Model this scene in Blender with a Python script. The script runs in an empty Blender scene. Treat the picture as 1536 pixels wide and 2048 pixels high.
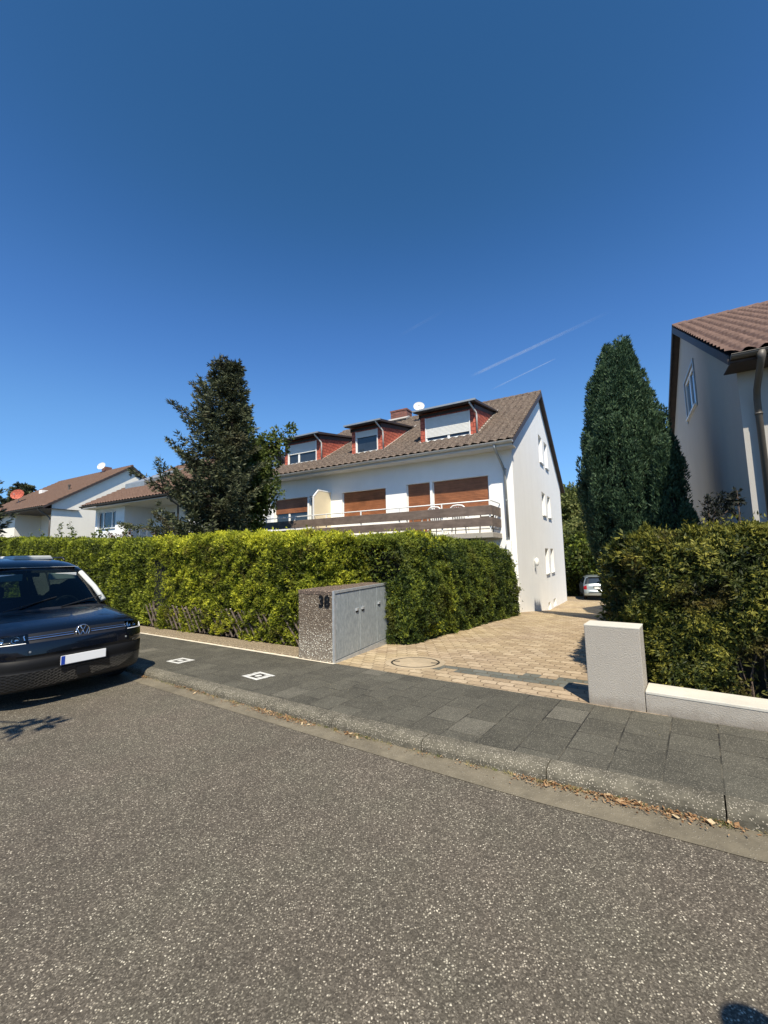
import bpy, bmesh, math, random
import numpy as np
from mathutils import Vector, Matrix
from mathutils.geometry import tessellate_polygon
C = bpy.context.scene.collection
scn = bpy.context.scene
PI = math.pi
R = math.radians

# ------------------------------------------------------------------ camera, sky, sun, exposure
def make_camera():
    p, r = 0.1057, 0.02186
    fw = Vector((0, math.cos(p), math.sin(p))); rt = Vector((1, 0, 0)); up = rt.cross(fw)
    rt2 = math.cos(r)*rt - math.sin(r)*up; up2 = math.sin(r)*rt + math.cos(r)*up
    m = Matrix((rt2, up2, -fw)).transposed().to_4x4(); m.translation = (0, 0, 1.6)
    cd = bpy.data.cameras.new('camera'); co = bpy.data.objects.new('camera', cd); C.objects.link(co)
    co.matrix_world = m
    cd.sensor_fit = 'VERTICAL'; cd.sensor_height = 36; cd.lens = 834.9/2048*36
    cd.clip_start = 0.05; cd.clip_end = 20000
    scn.camera = co
make_camera()
SUN_EL, SUN_AZ = 54.0, 178.0          # azimuth of the sun clockwise from +Y (camera looks +Y)
w = bpy.data.worlds.new('World'); scn.world = w; w.use_nodes = True
nt = w.node_tree; nt.nodes.clear()
sky = nt.nodes.new('ShaderNodeTexSky'); sky.sky_type = 'NISHITA'; sky.sun_disc = False
sky.sun_elevation = R(SUN_EL); sky.sun_rotation = R(SUN_AZ)
sky.air_density = 1.0; sky.dust_density = 0.25; sky.ozone_density = 3.0; sky.altitude = 100
bg = nt.nodes.new('ShaderNodeBackground'); bg.inputs[1].default_value = 0.0565
s1 = nt.nodes.new('ShaderNodeVectorMath'); s1.operation = 'SCALE'; s1.inputs['Scale'].default_value = 1/8
s2 = nt.nodes.new('ShaderNodeVectorMath'); s2.operation = 'SCALE'; s2.inputs['Scale'].default_value = 16
gm = nt.nodes.new('ShaderNodeRGBCurve')                 # the phone's tone curve for the sky: deeper zenith
for ci, pts in enumerate((((0, 0), (.084, .021), (.124, .050), (.241, .129), (1, .35)), ((0, 0), (.1475, .082), (.211, .148), (.395, .319), (1, .6)), ((0, 0), (.291, .212), (.35, .315), (.42, .43), (.644, .66), (1, .95)))):
    cv = gm.mapping.curves[ci]
    while len(cv.points) < len(pts): cv.points.new(.5, .5)
    for q, (px_, py_) in zip(cv.points, pts): q.location = (px_, py_); q.handle_type = 'AUTO_CLAMPED'
gm.mapping.update()
tn = nt.nodes.new('ShaderNodeMix'); tn.data_type = 'RGBA'; tn.blend_type = 'MULTIPLY'; tn.inputs[0].default_value = 1; tn.inputs[7].default_value = (1, 1, 1, 1)
wo = nt.nodes.new('ShaderNodeOutputWorld')
nt.links.new(sky.outputs[0], s1.inputs[0]); nt.links.new(s1.outputs[0], gm.inputs[1]); nt.links.new(gm.outputs[0], s2.inputs[0]); nt.links.new(s2.outputs[0], tn.inputs[6]); nt.links.new(tn.outputs[2], bg.inputs[0]); nt.links.new(bg.outputs[0], wo.inputs[0])
sl = bpy.data.lights.new('sun', 'SUN'); sl.energy = 5.0; sl.angle = R(0.53); sl.color = (1.0, 0.905, 0.745)
so = bpy.data.objects.new('sun', sl); C.objects.link(so); so.location = (0, -20, 40)
sd = Vector((math.sin(R(SUN_AZ))*math.cos(R(SUN_EL)), math.cos(R(SUN_AZ))*math.cos(R(SUN_EL)), math.sin(R(SUN_EL))))
so.rotation_euler = sd.to_track_quat('Z', 'Y').to_euler()
scn.view_settings.view_transform = 'Standard'; scn.view_settings.look = 'None'
scn.view_settings.exposure = 0.55; scn.view_settings.gamma = 1.0
scn.cycles.max_bounces = 8; scn.cycles.transparent_max_bounces = 12

# ------------------------------------------------------------------ object helpers
def tag(o, label=None, cat=None, group=None, kind=None):
    if label: o['label'] = label
    if cat: o['category'] = cat
    if group: o['group'] = group
    if kind: o['kind'] = kind
    return o

def empty(name, loc=(0, 0, 0), rz=0.0, label=None, cat=None, group=None, scale=1.0):
    o = bpy.data.objects.new(name, None); C.objects.link(o)
    o.location = loc; o.rotation_euler = (0, 0, rz); o.scale = (scale,)*3; o.empty_display_size = 0.2
    return tag(o, label, cat, group)

class MB:
    """collects polygons, then links them as one mesh object"""
    def __init__(s): s.v = []; s.f = []; s.m = []
    def add(s, vs, fs, mi=0):
        b = len(s.v); s.v += [tuple(v) for v in vs]; s.f += [tuple(b+i for i in f) for f in fs]; s.m += [mi]*len(fs); return s
    def box(s, x0, x1, y0, y1, z0, z1, mi=0, M=None):
        vs = [(x, y, z) for z in (z0, z1) for y in (y0, y1) for x in (x0, x1)]
        if M: vs = [M @ Vector(v) for v in vs]
        return s.add(vs, [(0, 2, 3, 1), (4, 5, 7, 6), (0, 1, 5, 4), (2, 6, 7, 3), (0, 4, 6, 2), (1, 3, 7, 5)], mi)
    def bar(s, a, b, wd, ht, mi=0, up=(0, 0, 1)):
        a = Vector(a); b = Vector(b); d = (b-a).normalized(); u = Vector(up)
        if abs(d.dot(u)) > .95: u = Vector((0, 1, 0))
        r = d.cross(u).normalized(); u = r.cross(d)
        vs = [p + r*i*wd/2 + u*j*ht/2 for p in (a, b) for i, j in ((-1, -1), (1, -1), (1, 1), (-1, 1))]
        return s.add(vs, [(0, 3, 2, 1), (4, 5, 6, 7), (0, 1, 5, 4), (1, 2, 6, 5), (2, 3, 7, 6), (3, 0, 4, 7)], mi)
    def tube(s, pts, r, n=10, mi=0, cap=True):
        pts = [Vector(p) for p in pts]; rr = r if isinstance(r, (list, tuple)) else [r]*len(pts)
        vs = []; pu = None
        for i, p in enumerate(pts):
            d = (pts[min(i+1, len(pts)-1)] - pts[max(i-1, 0)]).normalized()
            if pu is None: pu = Vector((0, 0, 1)) if abs(d.z) < .9 else Vector((1, 0, 0))
            a = d.cross(pu).normalized(); b = a.cross(d); pu = b
            vs += [p + (a*math.cos(2*PI*k/n) + b*math.sin(2*PI*k/n))*rr[i] for k in range(n)]
        fs = [(i*n+k, i*n+(k+1) % n, (i+1)*n+(k+1) % n, (i+1)*n+k) for i in range(len(pts)-1) for k in range(n)]
        if cap: fs += [tuple(range(n)), tuple(reversed(range((len(pts)-1)*n, len(pts)*n)))]
        return s.add(vs, fs, mi)
    def lathe(s, prof, n=24, M=None, mi=0):
        vs = [(r*math.cos(2*PI*k/n), r*math.sin(2*PI*k/n), z) for r, z in prof for k in range(n)]
        if M: vs = [M @ Vector(v) for v in vs]
        return s.add(vs, [(i*n+k, i*n+(k+1) % n, (i+1)*n+(k+1) % n, (i+1)*n+k) for i in range(len(prof)-1) for k in range(n)], mi)
    def prism(s, poly, d, mi=0):
        """poly: 3d loop, extruded by vector d"""
        n = len(poly); d = Vector(d); vs = [Vector(p) for p in poly] + [Vector(p)+d for p in poly]
        return s.add(vs, [tuple(range(n)), tuple(reversed(range(n, 2*n)))] + [(i, i+n, (i+1) % n+n, (i+1) % n) for i in range(n)], mi)
    def holed(s, outer, holes, to3, depth, mi=0):
        """flat panel with openings; to3 maps 2d -> 3d, depth = reveal vector"""
        loops = [outer]+holes
        tris = tessellate_polygon([[Vector((a, b, 0)) for a, b in l] for l in loops])
        flat = [to3(a, b) for l in loops for a, b in l]
        s.add(flat, [tuple(t) for t in tris], mi)
        dv = Vector(depth)
        for h in holes:
            q = [Vector(to3(a, b)) for a, b in h]; n = len(q)
            s.add(q+[p+dv for p in q], [(i, (i+1) % n, (i+1) % n+n, i+n) for i in range(n)], mi)
        return s
    def build(s, name, mats, parent=None, smooth=False, bevel=0, fix=True):
        me = bpy.data.meshes.new(name); me.from_pydata(s.v, [], s.f)
        mats = mats if isinstance(mats, (list, tuple)) else [mats]
        for m in mats: me.materials.append(m)
        if any(s.m): me.polygons.foreach_set('material_index', s.m)
        if fix:
            bm = bmesh.new(); bm.from_mesh(me)
            bmesh.ops.recalc_face_normals(bm, faces=bm.faces); bm.to_mesh(me); bm.free()
        if smooth: me.polygons.foreach_set('use_smooth', [True]*len(me.polygons))
        o = bpy.data.objects.new(name, me); C.objects.link(o)
        if parent: o.parent = parent
        if bevel:
            b = o.modifiers.new('bevel', 'BEVEL'); b.width = bevel; b.segments = 2; b.limit_method = 'ANGLE'; b.angle_limit = R(40)
        return o

def np_mesh(name, V, F, mats, parent=None, smooth=False, mi=None, tint=None):
    """fast mesh from numpy quads/tris"""
    me = bpy.data.meshes.new(name); V = np.asarray(V, np.float32); F = np.asarray(F, np.int32); k = F.shape[1]; n = len(F)
    me.vertices.add(len(V)); me.vertices.foreach_set('co', V.ravel())
    me.loops.add(n*k); me.loops.foreach_set('vertex_index', F.ravel())
    me.polygons.add(n); me.polygons.foreach_set('loop_start', np.arange(0, n*k, k, dtype=np.int32))
    me.polygons.foreach_set('loop_total', np.full(n, k, np.int32))
    if smooth: me.polygons.foreach_set('use_smooth', np.ones(n, bool))
    for m in (mats if isinstance(mats, (list, tuple)) else [mats]): me.materials.append(m)
    if mi is not None: me.polygons.foreach_set('material_index', np.asarray(mi, np.int32))
    if tint is not None:
        a = me.attributes.new('tint', 'FLOAT', 'FACE'); a.data.foreach_set('value', np.asarray(tint, np.float32))
    me.update(calc_edges=True)
    o = bpy.data.objects.new(name, me); C.objects.link(o)
    if parent: o.parent = parent
    return o

# ------------------------------------------------------------------ numpy noise
def vnoise(P, s=1.0, seed=0):
    P = np.asarray(P, float)*s + seed*17.31; I = np.floor(P).astype(np.int64); f = P-I; f = f*f*(3-2*f)
    def h(a, b, c):
        n = (a*374761393 + b*668265263 + c*2147483647 + seed*974711) & 0xffffffff
        n = ((n ^ (n >> 13))*1274126177) & 0xffffffff
        return ((n ^ (n >> 16)) & 0xffff)/65535.0
    r = 0
    for dx in (0, 1):
        for dy in (0, 1):
            for dz in (0, 1):
                wt = (f[:, 0] if dx else 1-f[:, 0])*(f[:, 1] if dy else 1-f[:, 1])*(f[:, 2] if dz else 1-f[:, 2])
                r = r + wt*h(I[:, 0]+dx, I[:, 1]+dy, I[:, 2]+dz)
    return r
def fbm(P, s, seed=0): return (vnoise(P, s, seed)+.5*vnoise(P, s*2.1, seed+1)+.25*vnoise(P, s*4.3, seed+2))/1.75

# ------------------------------------------------------------------ material helpers
class N:
    def __init__(s, name):
        s.m = bpy.data.materials.new(name); s.m.use_nodes = True; s.t = s.m.node_tree; s.t.nodes.clear()
        s.out = s.t.nodes.new('ShaderNodeOutputMaterial'); s.b = s.n('ShaderNodeBsdfPrincipled'); s.l(s.b, 0, s.out, 0)
    def n(s, ty, **k):
        nd = s.t.nodes.new(ty)
        for a, b in k.items(): setattr(nd, a, b)
        return nd
    def l(s, a, i, b, j): s.t.links.new(a.outputs[i] if not hasattr(a, 'is_output') else a, b.inputs[j])
    def coord(s, rot=0.0, scale=(1, 1, 1), kind='Object'):
        tc = s.n('ShaderNodeTexCoord'); mp = s.n('ShaderNodeMapping'); mp.inputs['Rotation'].default_value = (0, 0, rot)
        mp.inputs['Scale'].default_value = scale; s.l(tc, kind, mp, 0); return mp
    def noise(s, co, sc, det=4, rough=.6, dim='3D'):
        nd = s.n('ShaderNodeTexNoise'); nd.inputs['Scale'].default_value = sc; nd.inputs['Detail'].default_value = det
        nd.inputs['Roughness'].default_value = rough; s.l(co, 0, nd, 'Vector'); return nd
    def ramp(s, src, stops, i=0, interp='LINEAR'):
        nd = s.n('ShaderNodeValToRGB'); cr = nd.color_ramp; cr.interpolation = interp
        while len(cr.elements) < len(stops): cr.elements.new(.5)
        for e, (p, c) in zip(cr.elements, stops):
            e.position = p; e.color = (c, c, c, 1) if isinstance(c, (int, float)) else (*c, 1)
        s.l(src, i, nd, 0); return nd
    def mix(s, fac, a, b, mode='MIX'):
        nd = s.n('ShaderNodeMix', data_type='RGBA', blend_type=mode)
        def put(v, j):
            if isinstance(v, (int, float)): nd.inputs[j].default_value = v
            elif isinstance(v, tuple): nd.inputs[j].default_value = (*v, 1)
            else: s.t.links.new(v.outputs[2] if v.bl_idname == 'ShaderNodeMix' else v.outputs[0], nd.inputs[j])
        put(fac, 0); put(a, 6); put(b, 7); return nd
    def math(s, op, a, b=0.0):
        nd = s.n('ShaderNodeMath', operation=op)
        for j, v in enumerate((a, b)):
            if isinstance(v, (int, float)): nd.inputs[j].default_value = v
            else: s.t.links.new(v[0].outputs[v[1]] if isinstance(v, tuple) else v.outputs[0], nd.inputs[j])
        return nd
    def col(s, v):
        if isinstance(v, tuple): s.b.inputs['Base Color'].default_value = (*v, 1)
        else: s.t.links.new(v.outputs[2] if v.bl_idname == 'ShaderNodeMix' else v.outputs[0], s.b.inputs['Base Color'])
        return s
    def set(s, rough=.6, metal=0.0, spec=.5, **k):
        s.b.inputs['Roughness'].default_value = rough; s.b.inputs['Metallic'].default_value = metal
        s.b.inputs['Specular IOR Level'].default_value = spec
        for a, v in k.items(): s.b.inputs[a.replace('_', ' ')].default_value = v
        return s
    def bump(s, src, dist, strength=1.0, i=0):
        nd = s.n('ShaderNodeBump'); nd.inputs['Distance'].default_value = dist; nd.inputs['Strength'].default_value = strength
        s.l(src, i, nd, 'Height'); s.l(nd, 0, s.b, 'Normal'); return nd

def simple(name, c, rough=.6, metal=0.0, spec=.5, var=.12, vs=3.0, bump=0.0, bs=60.0, kind='Object', **k):
    s = N(name); co = s.coord(kind=kind); n1 = s.noise(co, vs, 5)
    s.col(s.mix(s.ramp(n1, [(.3, 0.0), (.7, 1.0)]), tuple(x*(1-var) for x in c), tuple(min(1, x*(1+var)) for x in c)))
    s.set(rough, metal, spec, **k)
    if bump: s.bump(s.noise(co, bs, 3), bump)
    return s.m

def m_asphalt():
    s = N('asphalt'); co0 = s.coord()
    wn = s.noise(co0, 60, 2); co = s.n('ShaderNodeVectorMath', operation='MULTIPLY_ADD'); s.l(wn, 1, co, 0); co.inputs[1].default_value = (.012, .012, .012); s.l(co0, 0, co, 2)
    vo = s.n('ShaderNodeTexVoronoi'); vo.inputs['Scale'].default_value = 95; s.l(co, 0, vo, 'Vector')
    v2 = s.n('ShaderNodeTexVoronoi'); v2.inputs['Scale'].default_value = 160; s.l(co, 0, v2, 'Vector')
    rnd = s.n('ShaderNodeSeparateColor'); s.l(vo, 'Color', rnd, 0)
    edge = s.ramp(vo, [(.22, 1.0), (.50, 0.0)])
    pick = s.ramp(rnd, [(.50, 0.0), (.80, 1.0)])
    chip = s.math('MULTIPLY', edge, pick)
    r2 = s.n('ShaderNodeSeparateColor'); s.l(v2, 'Color', r2, 0)
    tone = s.ramp(r2, [(0, (.050, .043, .032)), (.45, (.080, .070, .053)), (.8, (.105, .092, .071)), (1, (.18, .16, .125))])
    c1 = s.mix(chip, tone, s.ramp(rnd, [(0, (.27, .24, .18)), (.6, (.38, .345, .265)), (1, (.68, .63, .50))], i=1))
    big = s.ramp(s.noise(co0, .55, 5), [(.3, .86), (.7, 1.1)])
    c2 = s.mix(1.0, c1, big, 'MULTIPLY')
    mid = s.ramp(s.noise(co0, 5.5, 5, .7), [(.3, .86), (.7, 1.12)])
    c3 = s.mix(1.0, c2, mid, 'MULTIPLY'); hue = s.ramp(s.noise(co0, 1.6, 3), [(.35, (1.02, .99, .985)), (.65, (.99, 1.0, .975))])
    s.col(s.mix(1.0, c3, hue, 'MULTIPLY')).set(.85, spec=.35)
    s.bump(s.math('ADD', chip, s.noise(co0, 120, 2)), .003, .7); return s.m

def m_concrete(name, c, chipc, chips=.3, sc=90, dirt=.25, rough=.9, grass=False):
    s = N(name); co = s.coord()
    vo = s.n('ShaderNodeTexVoronoi'); vo.inputs['Scale'].default_value = sc; s.l(co, 0, vo, 'Vector')
    rnd = s.n('ShaderNodeSeparateColor'); s.l(vo, 'Color', rnd, 0)
    chip = s.math('MULTIPLY', s.ramp(vo, [(.25, 1.0), (.42, 0.0)]), s.ramp(rnd, [(1-chips-.1, 0.0), (1-chips+.1, 1.0)]))
    base = s.mix(s.ramp(s.noise(co, 9, 6, .7), [(.3, 0.0), (.7, 1.0)]), tuple(x*(1-dirt) for x in c), tuple(x*(1+dirt) for x in c))
    big = s.ramp(s.noise(co, 1.3, 5), [(.3, .78), (.7, 1.15)])
    s.col(s.mix(1.0, s.mix(chip, base, chipc), big, 'MULTIPLY')).set(rough, spec=.3)
    s.bump(s.math('ADD', chip, s.noise(co, 60, 3)), .003, .8); return s.m

STREET = R(-36.87)
def m_slabs():
    s = N('pavement_slabs'); co = s.coord(rot=R(36.87)+PI/2)      # x = across the pavement, y = along the street
    b = s.n('ShaderNodeTexBrick'); s.l(co, 0, b, 'Vector'); b.offset = .5; b.squash = 1
    for k, v in (('Scale', 1.0), ('Mortar Size', .006), ('Mortar Smooth', .35), ('Bias', 0.0), ('Brick Width', .36), ('Row Height', .32)): b.inputs[k].default_value = v
    b.inputs['Color1'].default_value = (0, 0, 0, 1); b.inputs['Color2'].default_value = (1, 1, 1, 1); b.inputs['Mortar'].default_value = (.4, .4, .4, 1)
    c0 = s.coord()
    slab = s.ramp(b, [(0, (.056, .053, .040)), (.5, (.066, .062, .047)), (.94, (.075, .071, .054)), (.98, (.094, .088, .068))])
    w1 = s.ramp(s.noise(c0, 2.2, 6, .75), [(.32, .74), (.72, 1.38)])
    c1 = s.mix(1.0, slab, w1, 'MULTIPLY')
    vo = s.n('ShaderNodeTexVoronoi'); vo.inputs['Scale'].default_value = 150; s.l(c0, 0, vo, 'Vector')
    rn = s.n('ShaderNodeSeparateColor'); s.l(vo, 'Color', rn, 0)
    dens = s.ramp(b, [(.94, .24), (.98, .5)])                       # a few slabs show much more of their pale grit
    pickn = s.math('GREATER_THAN', s.math('ADD', (rn, 0), dens), 1.0)
    chip = s.math('MULTIPLY', s.ramp(vo, [(.25, 1.0), (.5, 0.0)]), pickn)
    c2 = s.mix(chip, c1, (.25, .23, .18))
    fine = s.ramp(s.noise(c0, 130, 3, .8), [(.25, .52), (.75, 1.55)]); c2 = s.mix(1.0, c2, fine, 'MULTIPLY')
    fl = s.ramp(s.noise(c0, 19, 7, .85), [(.61, 0.0), (.70, 1.0)])
    fl2 = s.math('MULTIPLY', fl, s.ramp(s.noise(c0, 1.9, 4), [(.45, 0.0), (.62, .75)]))
    c3 = s.mix(fl2, c2, (.26, .24, .19))
    jn = s.math('MULTIPLY', (b, 'Fac'), s.ramp(s.noise(c0, 1.3, 3), [(.40, .35), (.6, 1.0)]))
    s.col(s.mix(jn, c3, s.ramp(s.noise(c0, 6, 3), [(.45, (.018, .017, .013)), (.66, (.13, .115, .08))]))).set(.85, spec=.35)
    s.bump(s.math('SUBTRACT', s.noise(c0, 70, 3), s.math('MULTIPLY', jn, 2.0)), .003, .8); return s.m

def m_pavers():
    s = N('interlocking_pavers'); co = s.coord(rot=R(36.0))
    sep = s.n('ShaderNodeSeparateXYZ'); s.l(co, 0, sep, 0)
    pp = s.math('PINGPONG', (sep, 0), .0525); yy = s.math('ADD', (sep, 1), s.math('MULTIPLY', pp, .34))
    pq = s.math('PINGPONG', (sep, 1), .0775); xx = s.math('ADD', (sep, 0), s.math('MULTIPLY', pq, .34))
    cb = s.n('ShaderNodeCombineXYZ'); s.l(xx, 0, cb, 0); s.l(yy, 0, cb, 1)
    b = s.n('ShaderNodeTexBrick'); s.l(cb, 0, b, 'Vector'); b.offset = .5
    for k, v in (('Scale', 1.0), ('Mortar Size', .0075), ('Mortar Smooth', .45), ('Bias', 0.0), ('Brick Width', .21), ('Row Height', .155)): b.inputs[k].default_value = v
    b.inputs['Color1'].default_value = (.0, .0, .0, 1); b.inputs['Color2'].default_value = (1, 1, 1, 1); b.inputs['Mortar'].default_value = (.5, .5, .5, 1)
    c0 = s.coord()
    st = s.coord(rot=R(36.87)); ss = s.n('ShaderNodeSeparateXYZ'); s.l(st, 0, ss, 0)
    yell = s.ramp(s.noise(c0, .55, 4), [(.35, 1.0), (.65, 0.0)])
    # yellower blocks on the cabinet side, pinker towards the pillar and the yard
    side = s.ramp(s.math('MULTIPLY', s.math('ADD', (ss, 0), 4.2), .28), [(.1, 0.0), (.9, 1.0)])
    ya = s.ramp(b, [(0, (.38, .29, .16)), (1, (.52, .42, .26))]); pi = s.ramp(b, [(0, (.30, .225, .145)), (.5, (.37, .28, .185)), (1, (.44, .345, .235))])
    base = s.mix(side, s.mix(yell, ya, pi), pi)
    yv = s.math('SNAP', (sep, 1), .155); xv = s.math('SNAP', (sep, 0), .21)
    cell = s.n('ShaderNodeTexWhiteNoise'); sn = s.n('ShaderNodeCombineXYZ'); s.l(xv, 0, sn, 0); s.l(yv, 0, sn, 1); s.l(sn, 0, cell, 0)
    lane = s.math('LESS_THAN', s.math('ABSOLUTE', s.math('SUBTRACT', yv, s.math('ADD', 5.42, s.math('MULTIPLY', xv, .02)))), .20)
    xr = s.math('GREATER_THAN', (ss, 0), -3.25)
    gm = s.ramp(b, [(0, (.11, .115, .095)), (1, (.17, .172, .145))])
    lane2 = s.math('MULTIPLY', s.math('MULTIPLY', lane, xr), s.math('GREATER_THAN', (cell, 0), .14))
    c1 = s.mix(lane2, base, gm)
    w2 = s.ramp(s.noise(c0, 30, 6, .8), [(.3, .76), (.7, 1.18)]); w1 = s.ramp(s.noise(c0, 1.6, 5, .7), [(.3, .84), (.7, 1.1)])
    c2 = s.mix(1.0, s.mix(1.0, c1, w1, 'MULTIPLY'), w2, 'MULTIPLY')
    s.col(s.mix(s.math('MULTIPLY', (b, 'Fac'), .75), c2, (.13, .095, .055))).set(.85, spec=.3)
    s.bump(s.math('SUBTRACT', s.noise(c0, 60, 3), s.math('MULTIPLY', (b, 'Fac'), 2.5)), .005, .9); return s.m

def m_plaster(name, c, rough=.9, bs=55, bd=.006, dirt=.06, foot=None):
    s = N(name); co = s.coord()
    st = s.coord(scale=(1.2, 1.2, .55)); n2 = s.noise(st, 1.1, 7, .7)
    base = s.mix(s.ramp(n2, [(.35, 0.0), (.75, 1.0)]), tuple(x*(1+dirt*.3) for x in c), tuple(x*(1-dirt) for x in c))
    if foot:      # splashed soil with a ragged upper edge
        tc = s.n('ShaderNodeTexCoord'); z = s.n('ShaderNodeSeparateXYZ'); s.l(tc, 'Object', z, 0)
        g = s.ramp(s.math('ADD', (z, 2), s.math('MULTIPLY', s.noise(s.coord(), 7, 6, .75), .28)), [(foot, 1.0), (foot+.12, 0.0)]); base = s.mix(s.math('MULTIPLY', g, .55), base, (.13, .10, .065))
        base = s.mix(s.math('MULTIPLY', s.ramp(s.noise(s.coord(), 11, 7, .8), [(.60, 0.0), (.70, 1.0)]), .22), base, (.16, .14, .11))
    s.col(base).set(rough, spec=.2)
    s.bump(s.noise(co, bs, 4, .7), bd, .9); return s.m

def m_tile(name, c, c2, lich=.5, lc=(.42, .38, .32)):
    s = N(name); co = s.coord()
    r = s.ramp(s.noise(co, 7, 5, .7), [(.3, 0.0), (.7, 1.0)])
    base = s.mix(r, c, c2)
    pl = s.math('MULTIPLY', s.ramp(s.noise(co, 18, 6, .8), [(.60-.12*lich, 0.0), (.72, 1.0)]), lich)
    s.col(s.mix(pl, base, lc)).set(.8, spec=.3); s.bump(s.noise(co, 45, 4), .004); return s.m

def m_brick(name, c1, c2, mort, bw, rh, ms=.01, ax='XZ', bd=.006, off=.5):
    s = N(name); tc = s.n('ShaderNodeTexCoord'); sp = s.n('ShaderNodeSeparateXYZ'); s.l(tc, 'Object', sp, 0)
    cb = s.n('ShaderNodeCombineXYZ'); a = s.math('ADD', (sp, 0), (sp, 1)); s.l(a, 0, cb, 0); s.l(sp, 2, cb, 1)
    b = s.n('ShaderNodeTexBrick'); s.l(cb, 0, b, 'Vector'); b.offset = off
    for k, v in (('Scale', 1.0), ('Mortar Size', ms), ('Mortar Smooth', .3), ('Brick Width', bw), ('Row Height', rh)): b.inputs[k].default_value = v
    b.inputs['Color1'].default_value = (*c1, 1); b.inputs['Color2'].default_value = (*c2, 1); b.inputs['Mortar'].default_value = (*mort, 1)
    co = s.coord(); s.col(s.mix(1.0, b, s.ramp(s.noise(co, 8, 5, .7), [(.3, .75), (.7, 1.15)]), 'MULTIPLY')).set(.8, spec=.3)
    s.bump(s.math('SUBTRACT', 1.0, (b, 'Fac')), bd); return s.m

def m_wood(name, c1, c2, rough=.5, sx=1.5, sz=40):
    s = N(name); co = s.coord(scale=(sx, sx, sz)); n1 = s.noise(co, 1.0, 6, .7)
    base = s.mix(s.ramp(n1, [(.3, 0.0), (.7, 1.0)]), c1, c2)
    c0 = s.coord(); s.col(s.mix(1.0, base, s.ramp(s.noise(c0, 2.5, 4), [(.3, .75), (.7, 1.2)]), 'MULTIPLY')).set(rough, spec=.4)
    s.bump(n1, .002); return s.m

def m_leaf(name, lo, mid, hi, trans=.35, warm=None, scale=2.5, rough=.55):
    s = N(name); at = s.n('ShaderNodeAttribute', attribute_name='tint')
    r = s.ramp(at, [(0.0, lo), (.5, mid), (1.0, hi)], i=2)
    if warm:
        co = s.coord(); wn = s.ramp(s.noise(co, scale, 3), [(.55, 0.0), (.72, .7)]); r = s.mix(wn, r, warm)
    s.col(r).set(rough, spec=.22)
    tr = s.n('ShaderNodeBsdfTranslucent'); s.t.links.new(r.outputs[2] if r.bl_idname == 'ShaderNodeMix' else r.outputs[0], tr.inputs[0])
    mx = s.n('ShaderNodeMixShader'); mx.inputs[0].default_value = trans
    s.l(s.b, 0, mx, 1); s.l(tr, 0, mx, 2); s.l(mx, 0, s.out, 0); return s.m

def m_glass(name, tint=(.5, .56, .56), alpha=.35):
    s = N(name); tr = s.n('ShaderNodeBsdfTransparent'); tr.inputs[0].default_value = (*tint, 1)
    gl = s.n('ShaderNodeBsdfGlossy'); gl.inputs['Roughness'].default_value = .02
    fr = s.n('ShaderNodeFresnel'); fr.inputs[0].default_value = 1.5
    mx = s.n('ShaderNodeMixShader'); s.l(fr, 0, mx, 0); s.l(tr, 0, mx, 1); s.l(gl, 0, mx, 2); s.l(mx, 0, s.out, 0); return s.m

def m_streak_metal(name):
    s = N(name); co = s.coord(scale=(10, 10, 4)); n1 = s.noise(co, 3.0, 6, .7)
    vo = s.n('ShaderNodeTexVoronoi'); vo.inputs['Scale'].default_value = 3; s.l(co, 0, vo, 'Vector'); sc = s.n('ShaderNodeSeparateColor'); s.l(vo, 'Color', sc, 0)
    base = s.mix(s.ramp(n1, [(.3, 0.0), (.72, 1.0)]), (.22, .25, .255), (.42, .455, .455))
    sp = s.mix(s.ramp(sc, [(.93, 0.0), (1.0, .35)]), base, (.62, .64, .63))
    s.col(sp).set(.55, metal=.2, spec=.4); return s.m

def m_aggregate(name, dark, chip, sc=55, darker_top=None):
    s = N(name); co = s.coord(); vo = s.n('ShaderNodeTexVoronoi'); vo.inputs['Scale'].default_value = sc; s.l(co, 0, vo, 'Vector')
    sp = s.n('ShaderNodeSeparateColor'); s.l(vo, 'Color', sp, 0)
    st = s.ramp(vo, [(.3, 1.0), (.5, 0.0)]); tone = s.ramp(sp, [(0, tuple(x*.25 for x in chip)), (.45, tuple(x*.5 for x in chip)), (.8, chip), (1, tuple(min(1, x*1.5) for x in chip))])
    c1 = s.mix(st, dark, tone)
    if darker_top:  # tone darker towards the top, with a noisy edge
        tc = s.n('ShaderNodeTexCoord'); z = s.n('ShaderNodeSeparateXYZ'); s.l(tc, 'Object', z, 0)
        g = s.ramp(s.math('ADD', (z, 2), s.math('MULTIPLY', s.noise(co, 3, 5), .5)), [(darker_top[0], 0.0), (darker_top[1], 1.0)])
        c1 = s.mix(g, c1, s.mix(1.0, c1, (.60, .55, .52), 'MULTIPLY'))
    s.col(c1).set(.8, spec=.3); s.bump(st, .005, .9); return s.m

def m_soil():
    s = N('soil_and_dry_grass'); co = s.coord()
    s.col(s.mix(s.ramp(s.noise(co, 1.2, 6, .7), [(.35, 0.0), (.65, 1.0)]), (.10, .075, .045), (.09, .10, .04))).set(.95, spec=.2)
    s.bump(s.noise(co, 20, 5), .03); return s.m

def m_paint_car():
    s = N('dark_blue_car_paint'); s.col((.002, .0035, .008)).set(.25, metal=.0, spec=.5); s.b.inputs['Coat Weight'].default_value = .55; s.b.inputs['Specular IOR Level'].default_value = .3; s.b.inputs['Coat Roughness'].default_value = .03
    return s.m

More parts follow.
